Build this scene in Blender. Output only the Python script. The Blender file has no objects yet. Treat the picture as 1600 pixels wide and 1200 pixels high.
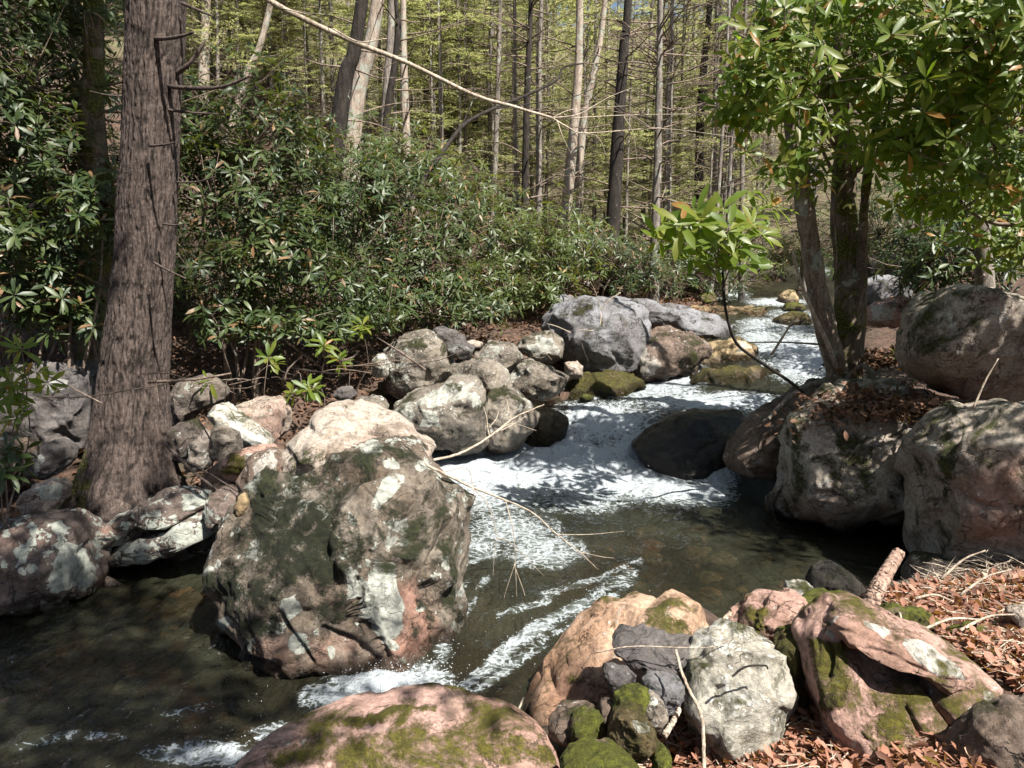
import bpy, bmesh, math, random
import numpy as np
from mathutils import Vector, Matrix
random.seed(7)
SC = bpy.context.scene
COL = SC.collection
# ------------------------------------------------------------------ camera
FPX, PITCH, CAMH = 1232.0, math.radians(9.0), 2.2
cam_d = bpy.data.cameras.new('camera'); cam = bpy.data.objects.new('camera', cam_d); COL.objects.link(cam)
cam.location = (0, 0, CAMH); cam.rotation_euler = (math.pi/2 - PITCH, 0, 0)
cam_d.sensor_fit = 'HORIZONTAL'; cam_d.sensor_width = 36.0; cam_d.lens = 36.0*FPX/1600.0
cam_d.clip_start = 0.05; cam_d.clip_end = 2000
SC.camera = cam
# ------------------------------------------------------------------ sun and sky
SUN_TO = Vector((0.38, -0.43, 0.82)).normalized()
el = math.asin(SUN_TO.z); az = math.atan2(SUN_TO.x, SUN_TO.y)
sd = bpy.data.lights.new('sun', 'SUN'); so = bpy.data.objects.new('sun', sd); COL.objects.link(so)
sd.energy = 5.0; sd.angle = math.radians(0.53); sd.color = (1.0, 0.955, 0.88)
so.rotation_euler = SUN_TO.to_track_quat('Z', 'Y').to_euler()
so.location = SUN_TO*60
wd = bpy.data.worlds.new('World'); SC.world = wd; wd.use_nodes = True
wn = wd.node_tree; wn.nodes.clear()
wo = wn.nodes.new('ShaderNodeOutputWorld'); wb = wn.nodes.new('ShaderNodeBackground'); ws = wn.nodes.new('ShaderNodeTexSky')
ws.sky_type = 'NISHITA'; ws.sun_disc = False; ws.sun_elevation = el; ws.sun_rotation = az
ws.air_density = 1.2; ws.dust_density = 1.5
wb.inputs['Strength'].default_value = 0.05
wn.links.new(ws.outputs[0], wb.inputs[0]); wn.links.new(wb.outputs[0], wo.inputs[0])
SC.view_settings.view_transform = 'Standard'; SC.view_settings.look = 'None'
SC.view_settings.gamma = 1.0; SC.view_settings.use_curve_mapping = False
SC.view_settings.exposure = 1.38
SC.cycles.max_bounces = 8; SC.cycles.transparent_max_bounces = 12
SC.cycles.caustics_reflective = False; SC.cycles.caustics_refractive = False
SC.cycles.sample_clamp_indirect = 4.0

# ------------------------------------------------------------------ picture rays
CP, SP = math.cos(PITCH), math.sin(PITCH)
def ray(px, py):
    u = (px-800.0)/FPX; v = (600.0-py)/FPX
    return np.array([u, CP+SP*v, -SP+CP*v])
def atz(px, py, z):
    d = ray(px, py); t = (z-CAMH)/d[2]; return np.array([0, 0, CAMH])+d*t
def aty(px, py, y):
    d = ray(px, py); return np.array([0, 0, CAMH])+d*(y/d[1])
def proj(P):
    P = np.asarray(P, float); y = P[:, 1]; z = P[:, 2]-CAMH
    dep = y*CP - z*SP; up = y*SP + z*CP
    dep = np.maximum(dep, 0.05)
    return np.stack([800+P[:, 0]/dep*FPX, 600-up/dep*FPX], 1)

# ------------------------------------------------------------------ noise
def _h(ix, iy, iz, s):
    h = (ix.astype(np.uint32)*np.uint32(374761393) + iy.astype(np.uint32)*np.uint32(668265263)
         + iz.astype(np.uint32)*np.uint32(2147483647) + np.uint32(s*974711+13))
    h = (h ^ (h >> np.uint32(13)))*np.uint32(1274126177)
    h = h ^ (h >> np.uint32(16)); h = h*np.uint32(2246822519); h ^= (h >> np.uint32(15))
    return (h & np.uint32(0xffffff)).astype(np.float32)/np.float32(0x7fffff) - 1.0
def vnoise(P, seed=0):
    P = np.asarray(P, np.float32); i = np.floor(P).astype(np.int64); f = P-i; u = f*f*(3-2*f)
    x, y, z = i[:, 0], i[:, 1], i[:, 2]; a, b, c = u[:, 0], u[:, 1], u[:, 2]
    def g(dx, dy, dz): return _h(x+dx, y+dy, z+dz, seed)
    x00 = g(0,0,0)*(1-a)+g(1,0,0)*a; x10 = g(0,1,0)*(1-a)+g(1,1,0)*a
    x01 = g(0,0,1)*(1-a)+g(1,0,1)*a; x11 = g(0,1,1)*(1-a)+g(1,1,1)*a
    return (x00*(1-b)+x10*b)*(1-c)+(x01*(1-b)+x11*b)*c
def fbm(P, scale=1.0, octv=4, seed=0, rough=0.5, ridged=False):
    P = np.asarray(P, np.float32)*scale; r = np.zeros(len(P), np.float32); a = 1.0; t = 0
    for k in range(octv):
        n = vnoise(P+np.float32(17.3*k), seed+k*31)
        if ridged: n = 1-2*np.abs(n)
        r += a*n; t += a; a *= rough; P = P*2.03
    return r/t
def sstep(a, b, x):
    t = np.clip((x-a)/(b-a), 0, 1); return t*t*(3-2*t)

# ------------------------------------------------------------------ mesh helpers
def make_mesh(name, V, F, mat=None, smooth=True, attrs=None, flat_angle=None):
    V = np.ascontiguousarray(V, np.float32); me = bpy.data.meshes.new(name)
    F = np.ascontiguousarray(F, np.int32); nf, k = F.shape
    me.vertices.add(len(V)); me.vertices.foreach_set('co', V.ravel())
    me.loops.add(nf*k); me.loops.foreach_set('vertex_index', F.ravel())
    me.polygons.add(nf); me.polygons.foreach_set('loop_start', np.arange(0, nf*k, k, dtype=np.int32))
    me.polygons.foreach_set('loop_total', np.full(nf, k, np.int32))
    me.polygons.foreach_set('use_smooth', np.full(nf, bool(smooth)))
    if attrs:
        for n, a in attrs.items():
            at = me.attributes.new(n, 'FLOAT', 'POINT'); at.data.foreach_set('value', np.ascontiguousarray(a, np.float32))
    me.update(calc_edges=True); me.validate()
    if mat: me.materials.append(mat)
    return me
def link(name, me, parent=None, loc=None):
    o = bpy.data.objects.new(name, me); COL.objects.link(o)
    if loc is not None: o.location = loc
    if parent is not None: o.parent = parent
    return o
def tag(o, label=None, cat=None, group=None, kind=None):
    if label: o['label'] = label
    if cat: o['category'] = cat
    if group: o['group'] = group
    if kind: o['kind'] = kind
    return o
def empty(name, loc, label, cat, group=None):
    o = bpy.data.objects.new(name, None); COL.objects.link(o); o.location = loc; o.empty_display_size = .1
    return tag(o, label, cat, group)
class MB:
    def __init__(s): s.V = []; s.F = []; s.A = []; s.n = 0
    def add(s, V, F, a=0.0):
        V = np.asarray(V, np.float32).reshape(-1, 3); F = np.asarray(F, np.int64)
        if F.shape[1] == 4: F = np.concatenate([F[:, [0,1,2]], F[:, [0,2,3]]])
        s.V.append(V); s.F.append(F+s.n); s.n += len(V)
        s.A.append(np.full(len(V), a, np.float32) if np.isscalar(a) else np.asarray(a, np.float32))
    def mesh(s, name, mat, base=(0,0,0), smooth=True):
        V = np.concatenate(s.V)-np.asarray(base, np.float32)
        return make_mesh(name, V, np.concatenate(s.F), mat, smooth, {'rnd': np.concatenate(s.A)})
def smooth_path(pts, n):
    pts = np.asarray(pts, float)
    if len(pts) < 3:
        t = np.linspace(0, 1, n)[:, None]; return pts[0]*(1-t)+pts[-1]*t
    P = np.vstack([2*pts[0]-pts[1], pts, 2*pts[-1]-pts[-2]]); m = len(pts)-1
    out = []
    for q in np.linspace(0, m-1e-6, n):
        i = int(q); t = q-i; a, b, c, d = P[i], P[i+1], P[i+2], P[i+3]
        out.append(0.5*((2*b)+(-a+c)*t+(2*a-5*b+4*c-d)*t*t+(-a+3*b-3*c+d)*t**3))
    return np.array(out)
def tube_geo(path, rad, sides=6):
    path = np.asarray(path, float); n = len(path); rad = np.broadcast_to(np.asarray(rad, float), (n,)) if np.ndim(rad) == 0 or len(rad) == n else np.interp(np.linspace(0,1,n), np.linspace(0,1,len(rad)), rad)
    T = np.gradient(path, axis=0); T /= np.linalg.norm(T, axis=1)[:, None]+1e-9
    ref = np.array([0.3, 0.2, 1.0]) if abs(T[:, 2]).mean() < .8 else np.array([1.0, 0.2, 0.1])
    S = np.cross(T, ref); S /= np.linalg.norm(S, axis=1)[:, None]+1e-9; U = np.cross(S, T)
    an = np.linspace(0, 2*np.pi, sides, endpoint=False)
    V = path[:, None, :]+rad[:, None, None]*(np.cos(an)[None, :, None]*S[:, None, :]+np.sin(an)[None, :, None]*U[:, None, :])
    V = V.reshape(-1, 3); i = np.arange(n-1)[:, None]*sides; j = np.arange(sides)[None, :]; k = (j+1) % sides
    F = np.stack([i+j, i+k, i+sides+k, i+sides+j], -1).reshape(-1, 4)
    # end caps as a fan
    V = np.vstack([V, path[0], path[-1]]); a = len(V)-2
    c0 = np.stack([np.full(sides, a), np.roll(np.arange(sides), -1), np.arange(sides), np.full(sides, a)], 1)
    b = (n-1)*sides
    c1 = np.stack([np.full(sides, a+1), b+np.arange(sides), b+np.roll(np.arange(sides), -1), np.full(sides, a+1)], 1)
    F3 = np.concatenate([F[:, [0,1,2]], F[:, [0,2,3]], c0[:, :3], c1[:, :3]])
    return V, F3

# ------------------------------------------------------------------ node helpers
class NT:
    def __init__(s, name):
        s.m = bpy.data.materials.new(name); s.m.use_nodes = True; s.t = s.m.node_tree; s.t.nodes.clear()
        s.out = s.t.nodes.new('ShaderNodeOutputMaterial')
    def n(s, typ, ins=None, **kw):
        nd = s.t.nodes.new(typ)
        for k, v in kw.items(): setattr(nd, k, v)
        for k, v in (ins or {}).items():
            sock = nd.inputs[k]
            if isinstance(v, bpy.types.NodeSocket): s.t.links.new(v, sock)
            elif isinstance(v, (tuple, list)) and len(v) == 3 and sock.type == 'RGBA': sock.default_value = (*v, 1)
            else: sock.default_value = v
        return nd
    def pos(s): return s.n('ShaderNodeNewGeometry').outputs['Position']
    def nrm(s): return s.n('ShaderNodeNewGeometry').outputs['Normal']
    def obj(s): return s.n('ShaderNodeTexCoord').outputs['Object']
    def noise(s, vec, scale, det=3, rough=.55, dist=0., off=0.):
        if off: vec = s.n('ShaderNodeVectorMath', {0: vec, 1: (off, off*1.7, off*.6)}, operation='ADD').outputs[0]
        return s.n('ShaderNodeTexNoise', {'Vector': vec, 'Scale': scale, 'Detail': det, 'Roughness': rough, 'Distortion': dist}).outputs[0]
    def math(s, op, a, b=None, c=None, clamp=False):
        ins = {0: a}
        if b is not None: ins[1] = b
        if c is not None: ins[2] = c
        return s.n('ShaderNodeMath', ins, operation=op, use_clamp=clamp).outputs[0]
    def map(s, v, a, b, c=0., d=1., smooth=True):
        return s.n('ShaderNodeMapRange', {0: v, 1: a, 2: b, 3: c, 4: d}, interpolation_type='SMOOTHSTEP' if smooth else 'LINEAR').outputs[0]
    def mix(s, f, a, b, mode='MIX'):
        nd = s.n('ShaderNodeMix', data_type='RGBA', blend_type=mode)
        for k, v in ((0, f), (6, a), (7, b)):
            sock = nd.inputs[k]
            if isinstance(v, bpy.types.NodeSocket): s.t.links.new(v, sock)
            elif isinstance(v, (tuple, list)): sock.default_value = (*v[:3], 1)
            else: sock.default_value = v
        return nd.outputs[2]
    def attr(s, name): return s.n('ShaderNodeAttribute', attribute_name=name).outputs['Fac']
    def bump(s, h, dist, strength=1., nrm=None):
        ins = {'Height': h, 'Distance': dist, 'Strength': strength}
        if nrm is not None: ins['Normal'] = nrm
        return s.n('ShaderNodeBump', ins).outputs[0]
    def sep(s, v): return s.n('ShaderNodeSeparateXYZ', {0: v}).outputs
    def finish(s, shader): s.t.links.new(shader, s.out.inputs[0]); return s.m

def rock_mat(name, a, b, dark, moss=.35, lich=.3, lichcol=(.5,.5,.44), mosscol=(.09,.105,.02), sc=1.0, mossdark=(.02,.024,.008), strata=0.0):
    t = NT(name); p = t.pos(); nz = t.sep(t.nrm())[2]
    big = t.noise(p, 1.7*sc, 4, .6, .4); mid = t.noise(p, 6*sc, 9, .68, .3, 3.1); fine = t.noise(p, 45, 7, .75, 0, 7.); spk = t.noise(p, 190, 4, .7, 0, 9.)
    c = t.mix(t.map(big, .38, .62), a, b)
    c = t.mix(t.map(mid, .5, .68, 0, .85), c, dark)
    if strata:
        st = t.n('ShaderNodeTexNoise', {'Vector': t.n('ShaderNodeMapping', {0: p, 2: (.5, .25, .2), 3: (1.5, 1.5, 26)}).outputs[0], 'Scale': 1.0, 'Detail': 3}).outputs[0]
        c = t.mix(t.map(st, .45, .65, 0, strata), c, dark)
    c = t.mix(t.map(fine, .3, .7, .0, 1.), t.mix(1., c, (.60,.60,.60), 'MULTIPLY'), t.mix(1., c, (1.30,1.27,1.22), 'MULTIPLY'))
    c = t.mix(t.map(t.noise(p, 3.3*sc, 6, .7, 1.2, 90.), .50, .60, 0, .55), c, t.mix(1., c, (.55,.50,.42), 'MULTIPLY'))
    ve = t.n('ShaderNodeTexVoronoi', {'Vector': t.n('ShaderNodeVectorMath', {0: p, 1: t.n('ShaderNodeTexNoise', {'Vector': p, 'Scale': 4.0, 'Detail': 5}).outputs[1]}, operation='ADD').outputs[0], 'Scale': 2.6*sc}, feature='DISTANCE_TO_EDGE').outputs['Distance']
    ck = t.math('MULTIPLY', t.map(ve, .004, .022, 1., 0.), t.map(big, .46, .56))
    c = t.mix(t.math('MULTIPLY', ck, .8), c, tuple(x*.35 for x in dark))
    c = t.mix(t.map(spk, .58, .72, 0, .45), c, (.03,.028,.025))
    c = t.mix(t.attr('pink'), c, t.mix(t.map(fine, .35, .65), (.21,.105,.075), (.31,.18,.135)))
    # lichen crusts: noisy edged patches
    v = t.n('ShaderNodeTexVoronoi', {'Vector': t.n('ShaderNodeVectorMath', {0: p, 1: t.n('ShaderNodeTexNoise', {'Vector': p, 'Scale': 9.0, 'Detail': 4}).outputs[1]}, operation='ADD').outputs[0], 'Scale': 5.5*sc}, feature='F1').outputs['Distance']
    lp = t.noise(p, 2.4*sc, 5, .62, .6, 21.)
    lm = t.math('SUBTRACT', lp, t.math('MULTIPLY', v, .28))
    lm = t.math('ADD', lm, t.math('MULTIPLY', t.math('SUBTRACT', mid, .5), .22))
    th = .60-.30*lich
    lm = t.map(lm, th, th+.018)
    vs = t.n('ShaderNodeTexVoronoi', {'Vector': t.n('ShaderNodeVectorMath', {0: p, 1: t.n('ShaderNodeVectorMath', {0: t.n('ShaderNodeTexNoise', {'Vector': p, 'Scale': 22.0, 'Detail': 3}).outputs[1], 1: (.06,.06,.06)}, operation='MULTIPLY').outputs[0]}, operation='ADD').outputs[0], 'Scale': 15.*sc**.5}, feature='F1').outputs
    cellr = t.sep(vs['Color'])[0]
    spm = t.math('MULTIPLY', t.map(vs['Distance'], .13, .20, 1., 0.), t.map(cellr, .80-.35*lich, .82-.35*lich))
    spm = t.math('MULTIPLY', spm, t.map(mid, .40, .50))
    lm = t.math('MAXIMUM', lm, spm)
    if lich <= 0: lm = t.math('MULTIPLY', lm, 0.)
    la = t.attr('lichen')
    lm = t.math('MAXIMUM', lm, t.map(t.math('ADD', la, t.math('MULTIPLY', t.math('SUBTRACT', mid, .5), .9)), .47, .53))
    lc = t.mix(t.map(t.noise(p, 26, 4, .6, 0, 5.), .35, .68), lichcol, tuple(x*.55 for x in lichcol))
    lc = t.mix(t.map(spk, .5, .7, 0, .5), lc, (.12,.12,.10))
    c = t.mix(t.math('MULTIPLY', lm, .92), c, lc)
    # moss
    mn = t.math('ADD', t.noise(p, 3.1*sc, 9, .72, .5, 40.), t.math('MULTIPLY', nz, .07))
    mth = .70-.30*moss
    mm = t.map(mn, mth-.01, mth+.10)
    if moss <= 0: mm = t.math('MULTIPLY', mm, 0.)
    mf = t.math('MULTIPLY', t.math('SUBTRACT', t.noise(p, 70, 3, .7, 0, 66.), .5), .9)
    mm = t.math('MAXIMUM', mm, t.map(t.math('ADD', mf, t.math('ADD', t.attr('moss'), t.math('MULTIPLY', t.math('SUBTRACT', t.noise(p, 11, 6, .7, 0, 60.), .5), 1.5))), .36, .72))
    mc = t.mix(t.map(t.noise(p, 38, 3, .7, 0, 12.), .35, .7), mossdark, mosscol)
    mc = t.mix(t.map(t.noise(p, 4, 3, .6, 0, 77.), .45, .65, 0, .6), mc, tuple(x*.45 for x in mosscol))
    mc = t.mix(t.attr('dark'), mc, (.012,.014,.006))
    c = t.mix(mm, c, mc)
    wet = t.attr('wet')
    c = t.mix(wet, c, t.mix(1., c, (.30,.27,.24), 'MULTIPLY'))
    h = t.math('ADD', t.math('MULTIPLY', fine, .5), t.math('MULTIPLY', mid, .9))
    h = t.math('SUBTRACT', t.math('ADD', h, t.math('MULTIPLY', lm, .10)), t.math('MULTIPLY', ck, .7))
    nb = t.bump(h, .028, .85)
    mb = t.math('MULTIPLY', mm, t.noise(p, 130, 3, .8, 0, 2.))
    nb = t.bump(mb, .030, 1., nb)
    nb = t.bump(spk, .0035, .8, nb)
    rg = t.math('SUBTRACT', t.map(mid, .3, .7, .74, .95), t.math('MULTIPLY', wet, .6))
    bs = t.n('ShaderNodeBsdfPrincipled', {'Base Color': c, 'Roughness': rg, 'Normal': nb, 'Specular IOR Level': .35})
    return t.finish(bs.outputs[0])

def leaf_mat(name, cols, trans=.35, rough=.38, spec=.5, under=None, tint=(1.9, 2.1, .6)):
    """cols: three greens picked by a per-leaf random value"""
    t = NT(name)
    r = t.math('FRACT', t.math('ADD', t.attr('rnd'), t.n('ShaderNodeObjectInfo').outputs['Random']))
    c = t.mix(t.map(r, .0, .5), cols[0], cols[1]); c = t.mix(t.map(r, .5, .93), c, cols[2])
    if len(cols) > 3: c = t.mix(t.map(r, .955, .965), c, cols[3])
    if under: c = t.mix(t.n('ShaderNodeNewGeometry').outputs['Backfacing'], c, under)
    bs = t.n('ShaderNodeBsdfPrincipled', {'Base Color': c, 'Roughness': rough, 'Specular IOR Level': spec}).outputs[0]
    tc = t.mix(1., c, tint, 'MULTIPLY')
    tr = t.n('ShaderNodeBsdfTranslucent', {'Color': tc}).outputs[0]
    mx = t.n('ShaderNodeMixShader', {0: trans, 1: bs, 2: tr}).outputs[0]
    return t.finish(mx)
def bark_mat(name, a, b, moss=0.0, sc=1.0, fur=30., lich=.0, obj=False):
    t = NT(name); p = t.obj() if obj else t.pos()
    st = t.n('ShaderNodeMapping', {0: p, 3: (1, 1, .16)}).outputs[0]
    f = t.noise(st, fur*sc, 6, .68, .6); g = t.noise(p, 7*sc, 5, .6, .3, 4.); pl = t.noise(p, 60*sc, 3, .6, 0, 8.)
    c = t.mix(t.map(f, .36, .62), a, b)
    c = t.mix(t.map(g, .42, .7, 0, .6), c, tuple(x*.6 for x in a))
    c = t.mix(t.map(pl, .5, .75, 0, .5), c, tuple(min(1, x*1.7) for x in b))
    c = t.mix(t.attr('dark'), c, tuple(x*.42 for x in a))
    if lich:
        c = t.mix(t.map(t.noise(p, 5*sc, 5, .7, .3, 31.), .66-.25*lich, .70-.25*lich, 0, .8), c, (.30,.32,.27))
    mn = t.noise(p, 3.3*sc, 5, .7, .2, 15.)
    if moss:
        c = t.mix(t.map(mn, .72-.3*moss, .80-.3*moss), c, t.mix(t.map(pl, .4, .65), (.03,.034,.008), (.13,.125,.025)))
    c = t.mix(t.map(t.math('ADD', t.attr('moss'), t.math('MULTIPLY', t.math('SUBTRACT', g, .5), 1.4)), .45, .65, 0, .9), c, t.mix(t.map(pl, .4, .65), (.03,.034,.008), (.12,.11,.025)))
    nb = t.bump(f, .02/sc, .8); nb = t.bump(pl, .004, .6, nb)
    return t.finish(t.n('ShaderNodeBsdfPrincipled', {'Base Color': c, 'Roughness': .88, 'Normal': nb, 'Specular IOR Level': .25}).outputs[0])
# ------------------------------------------------------------------ stream shape
WPTS = [(800,1000,0),(1150,880,0),(1300,880,0),(700,1180,-.06),(550,1080,-.03),(300,1150,-.05),(100,1000,-.01),(300,860,.02),(500,850,.02),
 (800,800,.02),(1060,795,.01),(1150,800,0),(1220,760,0),(700,740,.05),(700,705,.10),(850,740,.07),(950,755,.04),(800,690,.20),(850,662,.36),(930,642,.45),(1000,648,.46),(945,690,.24),(890,700,.17),
 (1000,720,.10),(950,618,.50),(1050,632,.54),(1150,640,.56),(1200,630,.58),(830,640,.41),(1025,603,.58),(990,590,.62),(1060,582,.70),(1180,560,.86),(1250,560,.87),(1290,595,.78),(1110,765,.02),(1135,700,.3),(1170,672,.46),
 (1200,540,.96),(1260,540,.98),(1200,512,1.07),(1240,488,1.18),(1180,488,1.15),(1190,474,1.30),(1230,472,1.32),(1150,462,1.40),(1260,450,1.55),(1290,430,1.78)]
WC = np.array([atz(*q) for q in WPTS])
EXTRA = np.array([(-6,1.0,-.1),(-6,3,-.04),(-6,5,0),(0,.5,-.15),(2,1,-.1),(3.5,5.5,0),(4.5,7,.1),(-2,7,.1),(9,30,2.4),(11,40,3.2),(12,60,5.2),(2,14,1.3),(8,14,1.2),(6,11,.9),(-1.5,9,.4)], float)
WC = np.vstack([WC, EXTRA])
def rbf_fit(P, z):
    n = len(P); A = np.zeros((n+1, n+1)); A[:n,:n] = -np.hypot(P[:,None,0]-P[None,:,0], P[:,None,1]-P[None,:,1]) - np.eye(n)*.02
    A[:n,n] = 1; A[n,:n] = 1; return np.linalg.solve(A, np.append(z, 0))
WW = rbf_fit(WC[:, :2], WC[:, 2])
def water_z(x, y):
    x = np.asarray(x, float).ravel(); y = np.asarray(y, float).ravel(); out = np.full(len(x), WW[-1])
    for i in range(len(WC)): out -= WW[i]*np.hypot(x-WC[i,0], y-WC[i,1])
    return out
SL = [(-9,-3),(-9,4.6)] + [tuple(atz(*q)[:2]) for q in [(0,935,0),(145,915,0),(180,872,0),(330,845,.02),(400,800,.03),(560,740,.05),(700,696,.1),(780,694,.15),(840,655,.38),(818,622,.46),(880,622,.5),(985,590,.6),(1060,582,.7),(1100,560,.85),(1140,530,1.0),(1135,505,1.08),(1120,482,1.2),(1140,462,1.38),(1240,440,1.65)]] + [(8.5,32),(10.5,42),(11,60)]
SR = [(13.5,60),(13,42),(11,32)] + [tuple(atz(*q)[:2]) for q in [(1330,440,1.62),(1290,475,1.25),(1305,500,1.1),(1310,540,.95),(1310,590,.78),(1225,640,.55),(1190,700,.35),(1260,720,.1),(1400,770,0),(1470,830,0),(1440,900,0),(1340,935,0),(1150,990,0),(1090,950,0),(960,1000,0),(810,1125,0),(700,1200,-.05)]] + [(-.6,2.3),(-1.2,1.0),(-1.5,-3)]
POLY = np.array(SL+SR)
def poly_sd(x, y, poly=POLY):
    """signed distance, negative inside"""
    x = np.asarray(x, float).ravel(); y = np.asarray(y, float).ravel(); d = np.full(len(x), 1e9); ins = np.zeros(len(x), bool)
    n = len(poly)
    for i in range(n):
        ax, ay = poly[i]; bx, by = poly[(i+1) % n]; ex, ey = bx-ax, by-ay
        t = np.clip(((x-ax)*ex+(y-ay)*ey)/(ex*ex+ey*ey+1e-12), 0, 1)
        d = np.minimum(d, np.hypot(x-ax-t*ex, y-ay-t*ey))
        c = ((ay > y) != (by > y)) & (x < (bx-ax)*(y-ay)/(by-ay+1e-12)+ax); ins ^= c
    return np.where(ins, -d, d)
def centre_x(y): return np.interp(y, [-5,2,5,7,9,10.5,12,14,17,25,40,60], [-5,-2.5,-.2,1,1.3,2,3.4,4.6,5.8,8,12,12.5])
def land_z(x, y):
    x = np.asarray(x, float).ravel(); y = np.asarray(y, float).ravel()
    S = np.interp(y, [0,7,8,9,10.5,12,14,17,25,40,80], [-.03,0,.2,.42,.6,.9,1.05,1.3,1.95,3.2,6])
    sd = poly_sd(x, y); d = np.maximum(sd, 0); left = x < centre_x(y)
    pl = np.interp(d, [0,.5,1.5,3,5,8,15,30,80], [.07,.28,.5,1.0,1.9,3.1,5.5,9,14])*np.interp(x, [-3,0,3,8], [1,.62,.4,.4])
    pr = np.interp(d, [0,.4,1,2,4,8,30,80], [.05,.30,.40,.55,.9,1.6,4,8])
    z = S+np.where(left, pl, pr)
    z += .55*np.exp(-((x-3.5)**2/1.3+(y-7.4)**2/1.0))*(d > 0)*np.minimum(d*2.5, 1)
    z += np.maximum(y-26, 0)*.155 + np.maximum(y-42, 0)*.13 - np.maximum(y-110, 0)*.3
    z -= .30*np.exp(-((x-.55)**2/.55+(y-2.85)**2/.5))*(~left)
    P = np.stack([x, y, np.zeros_like(x)], 1)
    z += fbm(P, .35, 4, 5)*.25*np.clip(d/2, 0, 1) + fbm(P, 2.2, 3, 9)*.07*np.clip(d*2, 0.2, 1)
    bed = water_z(x, y)-np.minimum(.42, .04+.4*(-np.minimum(sd, 0))) + fbm(P, 3.1, 3, 11)*.07
    far = (y > 30)
    return np.where((sd < 0) & ~far, np.minimum(bed, z), z)
# ground sheet: fine grid close by, coarse out to the horizon
gx = np.concatenate([-np.geomspace(160, 7, 30), np.linspace(-6.8, 8, 200), np.geomspace(8.3, 160, 34)])
gy = np.concatenate([np.linspace(-60, -1, 14), np.linspace(-.7, 14, 190), np.linspace(14.15, 26, 60), np.geomspace(26.5, 220, 50)])
GX, GY = np.meshgrid(gx, gy); gz = land_z(GX, GY)
i = np.arange(len(gy)-1)[:, None]*len(gx); j = np.arange(len(gx)-1)[None, :]
GF = np.stack([i+j, i+j+1, i+j+1+len(gx), i+j+len(gx)], -1).reshape(-1, 4)
t = NT('forest_floor'); p = t.pos()
n1 = t.noise(p, .5, 5, .6); n2 = t.noise(p, 14, 5, .7, .4, 3.); n3 = t.noise(p, 60, 4, .7, 0, 9.)
c = t.mix(t.map(n2, .35, .65), (.035,.022,.015), (.13,.075,.05)); c = t.mix(t.map(n3, .55, .75), c, (.24,.15,.10))
c = t.mix(t.map(n1, .52, .66, 0, .6), c, (.06,.06,.03))
farm = t.map(t.sep(p)[1], 17., 26.)
c = t.mix(t.math('MULTIPLY', farm, t.map(t.noise(p, 1.3, 6, .7, 0, 5.), .4, .62, .25, .95)), c, t.mix(t.map(n3, .4, .65), (.06,.065,.028), (.19,.17,.085)))
GM = t.finish(t.n('ShaderNodeBsdfPrincipled', {'Base Color': c, 'Roughness': .95, 'Normal': t.bump(t.math('ADD', n2, t.math('MULTIPLY', n3, .6)), .05, .9)}).outputs[0])
g = link('ground', make_mesh('ground', np.stack([GX.ravel(), GY.ravel(), gz], 1), GF, GM)); tag(g, kind='structure')

# ------------------------------------------------------------------ water
def blobs(PX, L):
    r = np.zeros(len(PX), np.float32)
    for (cx, cy, rx, ry, v) in L:
        d = ((PX[:,0]-cx)/rx)**2+((PX[:,1]-cy)/ry)**2
        r = np.maximum(r, v*np.exp(-d*.9))
    return r
def strokes(PX, L):
    r = np.zeros(len(PX), np.float32)
    for pts, w, v in L:
        for (a, b) in zip(pts[:-1], pts[1:]):
            ax, ay = a; ex, ey = b[0]-ax, b[1]-ay
            tt = np.clip(((PX[:,0]-ax)*ex+(PX[:,1]-ay)*ey)/(ex*ex+ey*ey), 0, 1)
            d = np.hypot(PX[:,0]-ax-tt*ex, PX[:,1]-ay-tt*ey)
            r = np.maximum(r, v*np.exp(-(d/w)**2))
    return r
FO = [(830,730,165,38,1.6),(770,770,70,32,1.0),(730,735,60,28,1.4),(950,752,120,26,1.4),(1045,768,75,16,1.1),(900,790,70,14,.6),(940,668,85,32,.95),(880,700,70,25,1.1),(1000,715,45,42,1.35),(780,700,60,16,1.0),
 (1120,632,90,12,1.3),(1195,636,30,10,1.2),(1010,612,70,14,.85),(1060,590,40,18,1.3),(1265,572,60,26,1.1),(1240,545,60,14,1.0),(1185,530,30,14,.8),(1190,510,40,12,.55),(1240,520,40,16,.6),(1215,473,40,5,1.2),(1240,492,40,8,.5),
 (850,862,55,24,.75),(800,830,70,26,.6),(740,850,50,24,.55),(610,1075,75,32,1.35),(530,1095,45,20,1.0),(670,1060,22,20,1.0),(330,1185,90,14,.85),(460,1150,60,16,.8),(300,850,55,14,.62),(235,868,60,8,.6),(1120,745,26,34,1.2),(1130,705,20,22,1.2),(690,1010,14,40,.5),(1100,775,40,14,1.1),(1135,462,30,6,1.0),(1270,425,20,14,1.0)]
ST = [([(990,900),(900,950),(800,1010),(730,1075)],12,.85),([(960,930),(880,985),(790,1050),(720,1100)],9,.7),([(760,905),(720,970)],8,.45),([(800,870),(740,880),(710,930),(700,990)],12,.5),([(1000,880),(930,905),(850,930)],8,.45),
 ([(700,1050),(692,1000),(720,950)],8,.5),([(20,1170),(120,1150),(230,1160)],10,.30),([(260,1120),(360,1100),(420,1060)],10,.40),([(780,960),(860,940)],6,.4),([(840,1010),(770,1060)],14,.5)]
TU = [(880,705,170,48,1.0),(1000,715,60,50,.9),(940,660,90,40,.7),(1100,625,150,25,.5),(1250,560,90,40,.6),(1200,500,70,30,.3),(610,1080,110,45,.75),(380,1170,130,30,.5),(1040,765,90,18,.5),(1125,740,40,50,.6),(750,740,80,35,.6)]
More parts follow.
